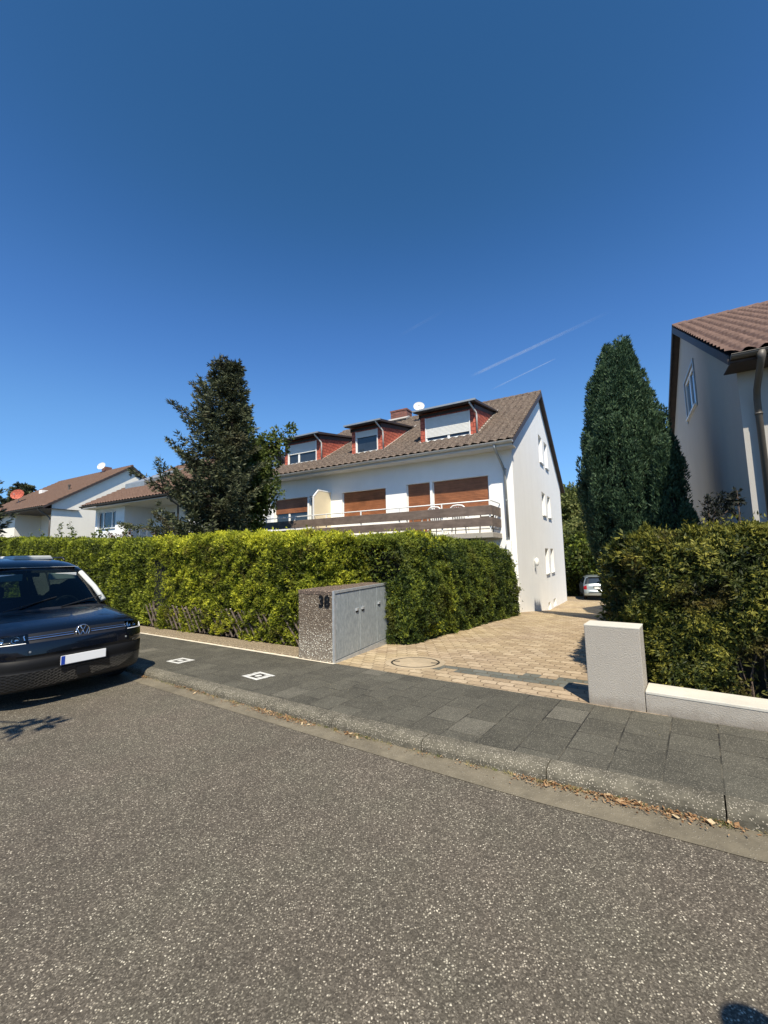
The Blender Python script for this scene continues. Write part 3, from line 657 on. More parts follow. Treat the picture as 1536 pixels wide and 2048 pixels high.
def main_house():
    e = empty('apartment_house', (4.487, 14.23, 0), HROT, 'white two-storey house with three red-clad dormers and a long balcony', 'house')
    X0, D = -11.4, 12.6; ye, ze, yr, zr, yb = -.65, 5.36, 6.3, 9.37, 13.25; sl = (zr-ze)/(yr-ye)
    under = lambda y: (ze+(y-ye)*sl if y <= yr else zr-(y-yr)*sl)-.10
    m = MB(); tf = 5.34; zb = -2.0
    H = [rect(-4.13, -3.12, 2.31, 4.39), rect(-3.03, -.86, 3.17, 4.39), rect(-7.23, -5.07, 3.15, 4.36), rect(-11.2, -9.15, 3.1, 4.37), rect(-9.06, -8.4, 2.31, 4.37)]
    m.holed([(X0, zb), (0, zb), (0, tf), (X0, tf)], H, lambda a, b: (a, 0, b), (0, .16, 0))
    G = [rect(a, b, c, d) for (a, b) in ((5.75, 6.70), (7.35, 8.30)) for (c, d) in ((5.86, 7.20), (3.34, 4.43), (.66, 1.80))]
    G += [rect(5.8, 6.5, -1.0, -.66), rect(7.35, 8.2, -1.0, -.66)]
    gp = [(0, zb), (D, zb), (D, under(D)), (yr, under(yr)), (0, under(0))]
    m.holed(gp, G, lambda a, b: (0, a, b), (-.26, 0, 0))
    m.add([(X0, y, z) for y, z in gp], [tuple(range(5))]); m.add([(X0, D, zb), (0, D, zb), (0, D, under(D)), (X0, D, under(D))], [(0, 1, 2, 3)])
    m.build('wall', M['white'], e, fix=False)
    # dark strip drawing in the shadow line at the foot of the gable
    m = MB(); m.box(.001, .012, .2, D, -2, -1.6); m.build('foot_shadow_strip', M['greypl'], e)
    rf = roof(e, X0, 0, ye, ze, yr, zr, yb, .18, 'tile_main')
    m = MB(); m.box(X0-.16, .16, ye+.03, -.001, 5.22, 5.24); m.build('soffit', M['soffit'], e)
    m = MB(); m.box(X0-.17, .17, ye+.005, ye+.028, 5.20, 5.34); m.build('fascia', M['soffit'], e)
    gutter(e, X0-.2, .2, ye-.06, ze-.01, .075)
    # front openings
    O, U, W = (0, 0, 0), (1, 0, 0), (0, 1, 0)
    window(e, O, U, W, -4.12, -3.13, 2.32, 4.38, .14, shutter=2.33, sill=False, name='balcony_door')
    window(e, O, U, W, -3.02, -.87, 3.18, 4.38, .14, (.5,), shutter=3.2)
    window(e, O, U, W, -7.22, -5.08, 3.16, 4.35, .14, (.5,), shutter=3.2)
    window(e, O, U, W, -11.19, -9.16, 3.11, 4.36, .14, (.42,), shutter=3.69)
    window(e, O, U, W, -9.05, -8.41, 2.32, 4.36, .10, sill=False, name='balcony_door')
    # gable openings
    for (a, b) in ((5.75, 6.70), (7.35, 8.30)):
        for (c, d) in ((5.86, 7.20), (3.34, 4.43), (.66, 1.80)):
            window(e, (0, 0, 0), (0, 1, 0), (-1, 0, 0), a+.005, b-.005, c+.005, d-.005, .24, (.5,), shutter=c+.02 if c > 3 else None, smat='shutterg')
    for a, b in ((5.8, 6.5), (7.35, 8.2)): window(e, (0, 0, 0), (0, 1, 0), (-1, 0, 0), a+.005, b-.005, -.995, -.665, .18, sill=False, name='basement_window')
    # wall lamp
    m = MB(); m.lathe([(0, -.19), (.05, -.17), (.075, -.08), (.085, .02), (.06, .11), (0, .15)], 14, Matrix.Translation((.09, 3.0, 1.27))); lm = m.build('wall_lamp', M['pvc'], e, smooth=True)
    m = MB(); m.box(.0, .05, 2.96, 3.04, 1.0, 1.12); m.build('bracket', M['zincgrey'], lm)
    # balcony
    b = MB(); b.box(-12.2, -.47, -1.2, -.002, 2.13, 2.30); bal = b.build('balcony', M['greyplaster'], e, bevel=.01)
    for z0, z1 in ((2.87, 3.18), (2.50, 2.79)):
        m = MB(); m.box(-12.2, -.48, -1.225, -1.20, z0, z1); m.box(-.495, -.47, -1.198, -.04, z0, z1); m.build('railing_board', M['balc'], bal, bevel=.004)
    m = MB(); m.tube([(-12.2, -1.17, 3.34), (-.52, -1.17, 3.34), (-.50, -1.15, 3.34), (-.50, -.02, 3.34)], .022, 8); m.build('handrail', M['pvc'], bal, smooth=True)
    for x in [-.54-1.66*k for k in range(8)]:
        m = MB(); m.box(x-.02, x+.02, -1.195, -1.155, 2.2, 3.32); m.build('post', M['pvc'], bal)
    m = MB(); m.tube([(-12.2, -1.17, 2.42), (-.52, -1.17, 2.42), (-.52, -.02, 2.42)], .015, 6); m.build('lower_rail', M['darkpipe'], bal)
    m = MB(); pl = [(-7.85, y, z) for y, z in ((-1.19, 2.31), (-1.19, 4.12), (-.86, 4.43), (-.005, 4.43), (-.005, 2.31))]
    m.prism(pl, (.03, 0, 0)); dv = m.build('privacy_screen', M['creampanel'], bal)
    m = MB()
    for i in range(5):
        p, q = Vector(pl[i]), Vector(pl[(i+1) % 5]); m.bar(p+Vector((.015, 0, 0)), q+Vector((.015, 0, 0)), .05, .05)
    m.build('frame', M['pvc'], dv)
    # downpipe
    m = MB(); m.tube([(-.42, -.70, 5.29), (-.42, -.66, 5.16), (-.30, -.16, 4.62), (-.26, -.10, 4.45), (-.23, -.10, 2.05)], .045, 12)
    for z in (4.5, 3.4): m.tube([(-.24, -.10, z), (-.24, -.10, z+.04)], .053, 12)
    dp = m.build('downpipe', M['zincgrey'], e, smooth=True); m = MB(); m.box(-.31, -.15, -.17, -.003, -.6, 2.05); m.build('pipe_casing', M['white'], dp)
    # awning folded under the balcony
    m = MB(); m.prism([(-3.3, -.02, 2.08), (-3.3, -.95, 1.90), (-3.3, -.95, 1.86), (-3.3, -.02, 2.04)], (2.1, 0, 0)); m.build('awning', M['creampanel'], e)
    # dormers
    for (xa, xb, wa, wb, zs, sp) in ((-11.1, -8.85, -10.88, -9.1, 6.62, (.38,)), (-7.1, -5.53, -6.88, -5.74, 6.84, ()), (-3.72, -1.42, -3.5, -1.62, 6.30, (.52,))):
        yf = .62; zrf = lambda y: ze+(y-ye)*sl; m = MB(); zt = 7.33; w0, w1 = 6.13, 7.13
        m.holed([(xa, zrf(yf)-.25), (xb, zrf(yf)-.25), (xb, zt), (xa, zt)], [rect(wa, wb, w0, w1)], lambda a, b: (a, yf, b), (0, .1, 0))
        yk = 4.0; zk = zt+.17*(yk-yf)
        for x in (xa, xb): m.add([(x, yf, zrf(yf)-.25), (x, yf, zt), (x, yk, zk), (x, yk, zk-.3)], [(0, 1, 2, 3)])
        d = m.build('dormer', M['redtile'], e, fix=False)
        m = MB(); m.prism([(xa-.13, yf-.38, zt-.03), (xa-.13, 4.35, zt+.17*(4.35-yf)+.03), (xa-.13, 4.35, zt+.17*(4.35-yf)+.09), (xa-.13, yf-.38, zt+.07)], (xb-xa+.26, 0, 0)); m.build('dormer_roof', M['zincgrey'] if False else M['brown'], d)
        m = MB(); m.box(xa-.16, xb+.16, yf-.43, yf-.382, zt+.005, zt+.07); m.build('dormer_gutter', M['zincgrey'], d)
        m = MB(); m.box(xa-.012, xb+.012, yf-.012, yf-.002, zt-.16, zt-.03)
        for x in (xa-.012, xb+.002): m.prism([(x, yf-.1, zt-.20), (x, yf-.1, zt-.03), (x, yk, zk), (x, yk, zk-.15)], (.010, 0, 0))
        m.build('dormer_fascia', M['brown'], d)
        m = MB(); m.tube([(xb-.10, yf-.38, zt+.02), (xb-.09, yf-.34, zt-.06), (xb+.06, yf-.06, zt-.36), (xb+.07, yf-.05, zt-.5), (xb+.07, yf-.05, zrf(yf)+.08)], .033, 10); m.build('dormer_downpipe', M['zinc'], d, smooth=True)
        window(d, (0, yf, 0), (1, 0, 0), (0, 1, 0), wa+.005, wb-.005, w0+.005, w1-.005, .03, sp, shutter=zs, smat='shutterg', sill=False, fr=.06, name='dormer_window')
        # pale lead flashing beside the cheeks
        m = MB()
        for x, sgn in ((xa, -1), (xb, 1)):
            m.add([(x, yf-.1, zrf(yf-.1)+.075), (x+sgn*.09, yf-.1, zrf(yf-.1)+.085), (x+sgn*.09, yk, zrf(yk)+.085), (x, yk, zrf(yk)+.075)], [(0, 1, 2, 3)])
        m.add([(xa, yf-.12, zrf(yf-.12)+.085), (xb, yf-.12, zrf(yf-.12)+.085), (xb, yf-.004, zrf(yf)+.07), (xa, yf-.004, zrf(yf)+.07)], [(0, 1, 2, 3)])
        m.build('flashing', M['zinc'], d)
    m = MB(); m.box(-8.25, -7.2, 6.45, 7.15, 8.7, 10.1); m.box(-8.28, -7.17, 6.42, 7.18, 10.02, 10.11); m.build('chimney', M['redbrick'], rf)
    m = MB(); m.prism([(-8.4, 6.0, 9.28), (-7.0, 6.0, 9.28), (-6.9, 6.3, 9.47), (-8.5, 6.3, 9.47)], (0, -.1, .06)); m.build('chimney_flashing', M['zinc'], rf)
    return e
MH = main_house()
HM = Matrix.Translation((4.487, 14.23, 0)) @ Matrix.Rotation(HROT, 4, 'Z')

def dish(loc, face, r, label, mat='shutterg', mast=.8):
    e = empty('satellite_dish', loc, face, label, 'satellite dish')
    m = MB(); pr = [(r*q, .28*r*q*q) for q in np.linspace(0.001, 1, 8)]
    T = Matrix.Rotation(R(-62), 4, 'X') @ Matrix.Rotation(PI, 4, 'X') @ Matrix.Translation((0, 0, -.1))
    T = Matrix.Rotation(R(68), 4, 'X')
    m.lathe(pr, 24, T); m.lathe([(a, b-.012) for a, b in pr], 24, T); m.build('reflector', M[mat], e, smooth=True, fix=False)
    m = MB(); m.tube([(0, .12*r, -.02), (0, .15, -.1), (0, .15, -mast)], .02, 8)
    m.tube([T @ Vector((0, -r*.95, .25*r)), T @ Vector((0, -r*.55, r*1.05))], .012, 6); m.build('mast', M['zincgrey'], e)
    m = MB(); m.tube([T @ Vector((0, -r*.55, r*.98)), T @ Vector((0, -r*.42, r*1.12))], .035, 8); m.build('feed_horn', M['trim'], e)
    return e
p = HM @ Vector((-5.75, 5.0, 9.42)); dish(p, R(-5), .29, 'pale satellite dish on the ridge of the main house between chimney and right dormer')

def chair(loc, rz, label):
    e = empty('garden_chair', loc, rz, label, 'chair', 'white plastic chairs on the balcony')
    m = MB(); m.box(-.24, .24, -.24, .22, .42, .45); m.build('seat', M['pvc'], e, bevel=.01)
    m = MB()
    for k in range(6): m.bar((-.2+.08*k, .22, .45), (-.19+.076*k, .32, .93), .04, .015, up=(0, 1, 0))
    m.tube([(-.24, .32, .90), (-.16, .33, .965), (0, .335, .985), (.16, .33, .965), (.24, .32, .90)], .028, 8); m.build('backrest', M['pvc'], e)
    for x in (-.22, .22):
        m = MB(); m.tube([(x, .27, .66), (x*1.15, 0, .66), (x*1.1, -.22, .62)], .022, 8); m.build('armrest', M['pvc'], e)
        for y in (-.22, .22): m = MB(); m.tube([(x, y, .43), (x*1.15, y*1.15, 0)], .02, 8); m.build('leg', M['pvc'], e)
chair(HM @ Vector((-1.75, -.62, 2.31)), HROT+PI+.1, 'white slatted plastic chair on the balcony nearer the corner of the white house')
chair(HM @ Vector((-2.55, -.62, 2.31)), HROT+PI-.1, 'white slatted plastic chair on the balcony beside the dark narrow shutter')
def table(loc):
    e = empty('balcony_table', loc, HROT, 'low white table on the balcony in front of the narrow brown shutter', 'table')
    m = MB(); m.box(-.35, .35, -.3, .3, .68, .71); m.build('tabletop', M['pvc'], e, bevel=.01)
    for x in (-.3, .3):
        for y in (-.25, .25): m = MB(); m.box(x-.02, x+.02, y-.02, y+.02, 0, .68); m.build('leg', M['pvc'], e)
table(HM @ Vector((-3.4, -.62, 2.31)))
def folding_chair(loc):
    e = empty('folding_chair', loc, HROT, 'grey wooden folding chair leaning at the right end of the balcony', 'chair')
    m = MB()
    for x in (-.22, .22): m.bar((x, -.1, 0), (x, .12, .80), .035, .02)
    m.build('frame', M['fencewood'], e); m = MB()
    for k in range(5): z = .28+.11*k; m.box(-.22, .22, -.03+.03*k, -.01+.03*k, z, z+.06)
    m.build('slats', M['fencewood'], e)
folding_chair(HM @ Vector((-.78, -.75, 2.31)))

def right_house():
    e = empty('neighbour_house', (6.832, 7.708, 0), HROT, 'pale house with brown tiled roof, its shaded gable filling the right edge', 'house')
    X1, D = 12.0, 12.4; ye, ze, yr, zr, yb = -.6, 5.08, 6.1, 8.92, 12.9; sl = (zr-ze)/(yr-ye)
    under = lambda y: (ze+(y-ye)*sl if y <= yr else zr-(y-yr)*sl)-.10
    m = MB(); m.holed([(0, -1), (X1, -1), (X1, 5.0), (0, 5.0)], [rect(.46, 2.0, 3.95, 4.62), rect(3, 5, 1.0, 2.4)], lambda a, b: (a, 0, b), (0, .16, 0))
    gp = [(0, -1), (D, -1), (D, under(D)), (yr, under(yr)), (0, under(0))]
    m.holed(gp, [rect(4.5, 6.4, 5.78, 7.02)], lambda a, b: (0, a, b), (.06, 0, 0))
    m.add([(X1, y, z) for y, z in gp], [tuple(range(5))]); m.add([(0, D, -1), (X1, D, -1), (X1, D, under(D)), (0, D, under(D))], [(0, 1, 2, 3)])
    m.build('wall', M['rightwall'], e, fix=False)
    rf = roof(e, 0, X1, ye, ze, yr, zr, yb, .22, 'tile_right', cw=.25, per=10, rh=.34)
    m = MB(); m.box(-.2, X1+.2, ye+.03, -.001, 4.95, 4.97); m.build('soffit', M['brown'], e)
    m = MB(); m.box(-.21, X1+.2, ye+.003, ye+.028, 4.96, 5.06); m.build('fascia', M['brown'], e)
    gutter(e, -.2, X1+.2, ye-.06, ze-.01, .075, 'darkpipe')
    window(e, (0, 0, 0), (0, 1, 0), (1, 0, 0), 4.52, 6.38, 5.80, 7.0, .04, (.5,), fr=.08, sill=True)
    m = MB()
    for a in ((4.40, 4.50, 5.70, 7.10), (6.40, 6.50, 5.70, 7.10), (4.50, 6.40, 7.02, 7.10)): m.box(-.03, -.001, a[0], a[1], a[2], a[3])
    m.build('window_surround', M['zincgrey'], e)
    window(e, (0, 0, 0), (1, 0, 0), (0, 1, 0), .47, 1.99, 3.96, 4.61, .12, (.5,), sill=True, fmat='brown')
    window(e, (0, 0, 0), (1, 0, 0), (0, 1, 0), 3.01, 4.99, 1.01, 2.39, .12, (.5,), sill=True)
    m = MB(); m.tube([(.22, -.66, 5.05), (.22, -.66, 4.93), (.21, -.60, 4.84), (.21, -.22, 4.50), (.22, -.12, 4.34), (.22, -.12, -.1)], [.085, .055, .052, .052, .052, .052], 14)
    m.tube([(.22, -.12, 4.05), (.22, -.12, 4.09)], .06, 14); m.build('downpipe', M['darkpipe'], e, smooth=True)
right_house()

def left_near():
    e = empty('bungalow', (-19.485, 26.633, 0), HROT, 'white house with low tiled roof and recessed corner balcony, half behind the spruce', 'house')
    ye, ze, yr, zr, yb = 0, 5.18, 6.5, 8.93, 13.0; X0, X1 = .5, 10.0; zb = -1.5; sl = (zr-ze)/(yr-ye)
    under = lambda y: (ze+(y-ye)*sl if y <= yr else zr-(y-yr)*sl)-.10
    m = MB(); m.holed([(X0, zb), (3.84, zb), (3.84, 5.1), (X0, 5.1)], [rect(.62+.1, 2.87, 3.72, 4.84)], lambda a, b: (a, .65, b), (0, .14, 0))
    m.add([(3.84, .65, zb), (3.84, 2.4, zb), (3.84, 2.4, 5.1), (3.84, .65, 5.1)], [(0, 1, 2, 3)])
    m.holed([(3.84, zb), (X1, zb), (X1, 5.1), (3.84, 5.1)], [rect(4.9, 6.2, 2.7, 4.72)], lambda a, b: (a, 2.4, b), (0, .12, 0))
    gp = [(.65, zb), (12.4, zb), (12.4, under(12.4)), (yr, under(yr)), (.65, under(.65))]
    for x in (X0, X1): m.add([(x, y, z) for y, z in gp], [tuple(range(5))])
    m.add([(X0, 12.4, zb), (X1, 12.4, zb), (X1, 12.4, 5), (X0, 12.4, 5)], [(0, 1, 2, 3)])
    m.build('wall', M['white'], e, fix=False)
    rf = roof(e, X0, X1, ye, ze, yr, zr, yb, .5, 'tile_far', cw=.30, per=6, rh=.36)
    m = MB(); m.box(0.02, X1+.4, ye+.03, 2.39, 5.02, 5.05); m.build('soffit', M['offwhite'], e)
    gutter(e, 0, X1+.5, ye-.06, ze-.01, .07, 'darkpipe')
    window(e, (0, .65, 0), (1, 0, 0), (0, 1, 0), .73, 2.86, 3.73, 4.83, .12, (.27, .74), fr=.07)
    window(e, (0, 2.4, 0), (1, 0, 0), (0, 1, 0), 4.91, 6.19, 2.71, 4.71, .10, (), fr=.09, sill=False, name='balcony_door')
    m = MB(); m.tube([(9.2, -.06, 5.1), (9.25, .2, 4.8), (9.3, .5, 4.6), (9.3, .6, 1)], .05, 10); m.build('downpipe', M['darkpipe'], e, smooth=True)
    m = MB(); m.box(3.84, X1, .66, .80, 1.5, 2.95); bal = m.build('balcony', M['brown'], e)
    m = MB(); m.tube([(3.86, .72, 3.5), (X1, .72, 3.5)], .02, 6)
    for k in range(9): m.tube([(3.9+.75*k, .72, 2.95), (3.9+.75*k, .72, 3.5)], .015, 6)
    m.build('railing', M['zincgrey'], bal)
    # flat grey shed dormer near the left verge
    zf = lambda y: ze+(y-ye)*sl
    m = MB(); m.prism([(.9, 2.2, zf(2.2)+.02), (.9, 2.2, zf(2.2)+.42), (.9, 5.6, zf(5.6)+.05)], (2.2, 0, 0)); d = m.build('shed_dormer', M['zincgrey'], rf)
left_near()

def left_far():
    e = empty('gabled_house', (-25.037, 31.195, 0), HROT, 'white-gabled house with long brown roof at the far left', 'house')
    ye, ze, yr, zr, yb = -.6, 5.84, 5.68, 9.96, 12.0; X0, X1 = -13.0, 0; zb = -1.5; sl = (zr-ze)/(yr-ye)
    under = lambda y: (ze+(y-ye)*sl if y <= yr else zr-(y-yr)*sl)-.10
    m = MB(); gp = [(0, zb), (11.4, zb), (11.4, under(11.4)), (yr, under(yr)), (0, under(0))]
    for x in (X0, X1): m.add([(x, y, z) for y, z in gp], [tuple(range(5))])
    m.add([(X0, 11.4, zb), (X1, 11.4, zb), (X1, 11.4, 6), (X0, 11.4, 6)], [(0, 1, 2, 3)])
    m.holed([(-6.3, zb), (0, zb), (0, 6.0), (-6.3, 6.0)], [rect(-4.6, -3.1, 3.0, 5.0)], lambda a, b: (a, 1.8, b), (0, .12, 0))
    m.add([(-6.3, 0, zb), (-6.3, 1.8, zb), (-6.3, 1.8, 6), (-6.3, 0, 6)], [(0, 1, 2, 3)])
    m.add([(X0, 0, zb), (-6.3, 0, zb), (-6.3, 0, 6), (X0, 0, 6)], [(0, 1, 2, 3)])
    m.build('wall', M['offwhite'], e, fix=False)
    rf = roof(e, X0, X1, ye, ze, yr, zr, yb, .25, 'tile_far', cw=.32, per=5, rh=.38)
    m = MB(); m.box(X0, .2, ye+.03, 1.79, 5.70, 5.72); m.build('soffit', M['brown'], e)
    gutter(e, X0, .25, ye-.06, ze-.01, .07, 'darkpipe')
    window(e, (0, 1.8, 0), (1, 0, 0), (0, 1, 0), -4.59, -3.11, 3.01, 4.99, .10, (.5,), fr=.08, sill=False)
    m = MB(); m.box(-2.9, -.01, 1.76, 1.795, 1, 5.7); m.box(-.04, -.012, .06, 1.75, 1, 5.6); m.build('wood_cladding', M['brown'], e)
    m = MB(); m.tube([(-6.3, .05, 3.0), (0, .05, 3.0)], .025, 6)
    for k in range(26): m.tube([(-6.2+.24*k, .05, 1.9), (-6.2+.24*k, .05, 3.0)], .012, 5)
    m.build('railing', M['black'], e)
    m = MB(); m.tube([(-.6, -.66, 5.8), (-.6, -.6, 5.65), (-.35, -.1, 5.2), (-.1, -.03, 5.0), (-.1, -.03, 0)], .05, 8); m.build('downpipe', M['darkpipe'], e, smooth=True)
    m = MB(); m.box(-5.1, -4.5, 5.8, 6.4, 9.4, 10.55); m.build('chimney', M['redbrick'], rf)
    m = MB(); m.box(-9.3, -8.75, 2.6, 3.1, 7.2, 8.35); m.build('white_chimney', M['white'], rf)
    m = MB(); m.tube([(-2.2, 2.0, 7.4), (-2.2, 2.0, 7.95)], .07, 8); m.tube([(-2.2, 2.0, 7.95), (-2.2, 2.0, 8.05)], .11, 8); m.build('vent_pipe', M['darkpipe'], rf)
    HL = Matrix.Translation((-25.037, 31.195, 0)) @ Matrix.Rotation(HROT, 4, 'Z')
    dish(HL @ Vector((-4.25, 5.4, 10.45)), R(-5), .38, 'white satellite dish beside the brick chimney of the far left gabled house', 'shutterg', .7)
    dish(HL @ Vector((-9.35, 1.1, 7.75)), R(15), .50, 'red satellite dish on the roof at the far left', 'redtile', .8)
left_far()
# ------------------------------------------------------------------ vegetation
def unit(a): return a/np.maximum(np.linalg.norm(a, axis=-1, keepdims=True), 1e-9)
def leaves(Pt, Dr, ln, wd, rs, flat=None, fold=.0):
    """one rhombus per point: position, direction, length, width; flat = preferred face normal"""
    n = len(Pt); Dr = unit(Dr); q = rs.normal(size=(n, 3)) if flat is None else flat+rs.normal(size=(n, 3))*.35
    sd = unit(np.cross(Dr, q)); L = (ln*rs.uniform(.7, 1.3, n))[:, None]; W_ = (wd*rs.uniform(.7, 1.3, n))[:, None]
    a = Pt-Dr*L*.5; b = Pt+sd*W_*.5-Dr*L*.05; c_ = Pt+Dr*L*.5; d = Pt-sd*W_*.5-Dr*L*.05
    V = np.stack([a, b, c_, d], 1).reshape(-1, 3); F = np.arange(4*n).reshape(n, 4); return V, F
def sprigs(Pt, Dr, ln, wd, rs, k=3, spread=.6, up=0.0, flat=None):
    """k leaves fanning out of each point"""
    n = len(Pt); P = np.repeat(Pt, k, 0); D_ = np.repeat(unit(Dr), k, 0)+rs.normal(size=(n*k, 3))*spread; D_[:, 2] += up; D_ = unit(D_)
    P = P+D_*ln*.45+rs.normal(size=P.shape)*ln*.12
    return leaves(P, D_, ln, wd, rs, None if flat is None else np.repeat(flat, k, 0))+(k,)

def hedge(name, label, cat, O, ax, ay, L, W_, z0, z1, mat, dens, ln, wd, seed, k=3, amp=.16, amp2=.10, r=.28, group=None, ends=(1, 1), back=True, cut=None, bulge=.0, topn=None, up=.25, skirt=0.0, young=.25, parent=None, corecut=None):
    """trimmed hedge: dark twiggy inside and sprigs all over its rounded-box skin. O = front corner, ax along, ay inwards; z0,z1 functions of distance along"""
    rs = np.random.RandomState(seed); O = np.array(O, float); ax = np.array(ax, float); ay = np.array(ay, float)
    A2 = np.array([ax[0], ax[1], 0]); B2 = np.array([ay[0], ay[1], 0]); Z = np.array([0, 0, 1.])
    H = float(np.mean(z1(np.array([0., L/2, L]))-z0(np.array([0., L/2, L]))))
    per = [('f', H), ('t', W_)]+([('b', H)] if back else [])
    Ps, Ns = [], []
    def shape(a, b, h, n2):       # a along, b 0..W, h 0..1
        zz = z0(a)+(z1(a)-z0(a))*h; bb = b
        return O+np.outer(a, A2)+np.outer(bb, B2)+np.outer(zz, Z)
    def rounded(b, z, W2, Hh, r):
        # push corners of the top edges (and ends) in, returns b,z,nb,nz
        nb = np.where(b < W2/2, -1., 1.); db = np.minimum(b, W2-b); dz = Hh-z
        return nb, db, dz
    for f, per_len in per:
        n = int(L*per_len*dens*(1.0 if f != 'b' else .25)); a = rs.uniform(0, L, n); Hh = (z1(a)-z0(a))
        if f == 't': b = rs.uniform(0, W_, n); h = np.full(n, 1.0); nb = np.zeros(n); nz = np.ones(n); z = Hh.copy()
        else:
            b = np.full(n, 0.0 if f == 'f' else W_); z = rs.uniform(-skirt, 1, n)*Hh; nb = np.full(n, -1. if f == 'f' else 1.); nz = np.zeros(n)
        # round the edge
        db = np.minimum(b, W_-b); dz = Hh-z; c = (db < r) & (dz < r)
        u = np.where(c, (r-db)/r, 0); v = np.where(c, (r-dz)/r, 0); q = np.sqrt(u*u+v*v)+1e-6; s = np.where(c & (q > 0), np.maximum(u, v)/q, 1)
        u2, v2 = u*s, v*s; side = np.where(b < W_/2, -1., 1.)
        nbb = np.where(c, side*u2, nb); nzz = np.where(c, v2, nz)
        b = np.where(c, np.where(side < 0, r-u2*r, W_-r+u2*r), b); z = np.where(c, Hh-r+v2*r, z)
        # round the ends in plan
        na = np.zeros(n)
        for en, (flag, sg) in enumerate(zip(ends, (-1, 1))):
            if not flag: continue
            da = a if en == 0 else L-a; db = np.minimum(b, W_-b); cc = (da < r*1.3) & (db < r*1.3)
            u = np.where(cc, (r*1.3-da)/(r*1.3), 0); v = np.where(cc, (r*1.3-db)/(r*1.3), 0); q = np.sqrt(u*u+v*v)+1e-6; s = np.maximum(u, v)/q
            b = np.where(cc & (v*s < v), b+np.where(b < W_/2, 1, -1)*(v-v*s)*r*1.3, b); na += np.where(cc, sg*u*s, 0)
        P = O+np.outer(a, A2)+np.outer(b, B2)+np.outer(z0(a)+z, Z); Nn = np.outer(na, A2)+np.outer(nbb, B2)+np.outer(nzz, Z)
        P = P+Nn*0
        Ps.append(P-np.outer(bulge*np.sin(np.clip(z/Hh, 0, 1)*PI)*(f == 'f'), B2)); Ns.append(unit(Nn+1e-6))
    for en, flag in enumerate(ends):
        if not flag: continue
        aa = 0.0 if en == 0 else L; Hh = float(z1(np.array([aa]))[0]-z0(np.array([aa]))[0]); n = int(W_*Hh*dens)
        b = rs.uniform(0, W_, n); z = rs.uniform(-skirt, 1, n)*Hh; db = np.minimum(b, W_-b); dz = Hh-z
        pull = np.clip((r-db)/r, 0, 1)**2*r*.6+np.clip((r-dz)/r, 0, 1)**2*r*.6
        sg = -1 if en == 0 else 1; a = aa-sg*pull
        P = O+np.outer(a, A2)+np.outer(b, B2)+np.outer(float(z0(np.array([aa]))[0])+z, Z)
        Ps.append(P); Ns.append(np.repeat([A2*sg], n, 0)+np.outer(np.clip((r-dz)/r, 0, 1), Z)*.7)
    P = np.concatenate(Ps); Nn = unit(np.concatenate(Ns))
    nz1 = fbm(P, 1.7, seed)-.5; nz2 = fbm(P, 6.5, seed+5)-.5
    P = P+Nn*(nz1*amp*2+nz2*amp2*2-rs.uniform(0, 1, len(P))**2*.13+.02+(rs.uniform(0, 1, len(P)) < .035)*rs.uniform(.02, .11, len(P)))[:, None]
    keep = nz2 > -.30
    if cut is not None: keep &= ~(cut(P) & (rs.uniform(0, 1, len(P)) > .12))
    P, Nn, nz2 = P[keep], Nn[keep], nz2[keep]; hf = fbm(P, 3.0, seed+9); top = np.clip(Nn[:, 2], 0, 1)
    D_ = Nn*.55+rs.normal(size=P.shape)*.6; D_[:, 2] += up
    V, F, kk = sprigs(P, D_, ln, wd, rs, k, .55, .1, flat=Nn*1.0+np.array([0, 0, .35]))
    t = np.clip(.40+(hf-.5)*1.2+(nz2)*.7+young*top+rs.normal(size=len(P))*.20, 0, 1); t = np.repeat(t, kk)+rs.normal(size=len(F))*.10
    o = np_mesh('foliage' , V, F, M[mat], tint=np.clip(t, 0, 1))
    # inner body
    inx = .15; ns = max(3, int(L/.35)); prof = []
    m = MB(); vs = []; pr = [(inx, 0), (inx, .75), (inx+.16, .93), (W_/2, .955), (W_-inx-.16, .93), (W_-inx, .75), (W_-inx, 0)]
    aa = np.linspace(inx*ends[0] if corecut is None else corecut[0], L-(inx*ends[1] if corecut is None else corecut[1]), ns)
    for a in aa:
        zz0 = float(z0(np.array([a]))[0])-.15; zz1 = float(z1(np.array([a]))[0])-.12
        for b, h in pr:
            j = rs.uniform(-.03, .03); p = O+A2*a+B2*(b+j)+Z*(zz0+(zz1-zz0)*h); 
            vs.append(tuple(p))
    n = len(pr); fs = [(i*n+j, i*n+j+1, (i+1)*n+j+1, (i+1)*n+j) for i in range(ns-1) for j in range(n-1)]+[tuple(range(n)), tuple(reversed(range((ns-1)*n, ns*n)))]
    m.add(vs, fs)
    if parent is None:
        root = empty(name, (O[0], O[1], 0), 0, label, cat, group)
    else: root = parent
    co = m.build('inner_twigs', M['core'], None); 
    for q in (o, co):
        q.parent = root; q.matrix_parent_inverse = Matrix.Translation(-root.location)
    return root

cf = lambda v: (lambda a: np.full_like(np.asarray(a, float), v))
def e3(s, t): p = E1*s+E2*t; return (p[0], p[1], 0)
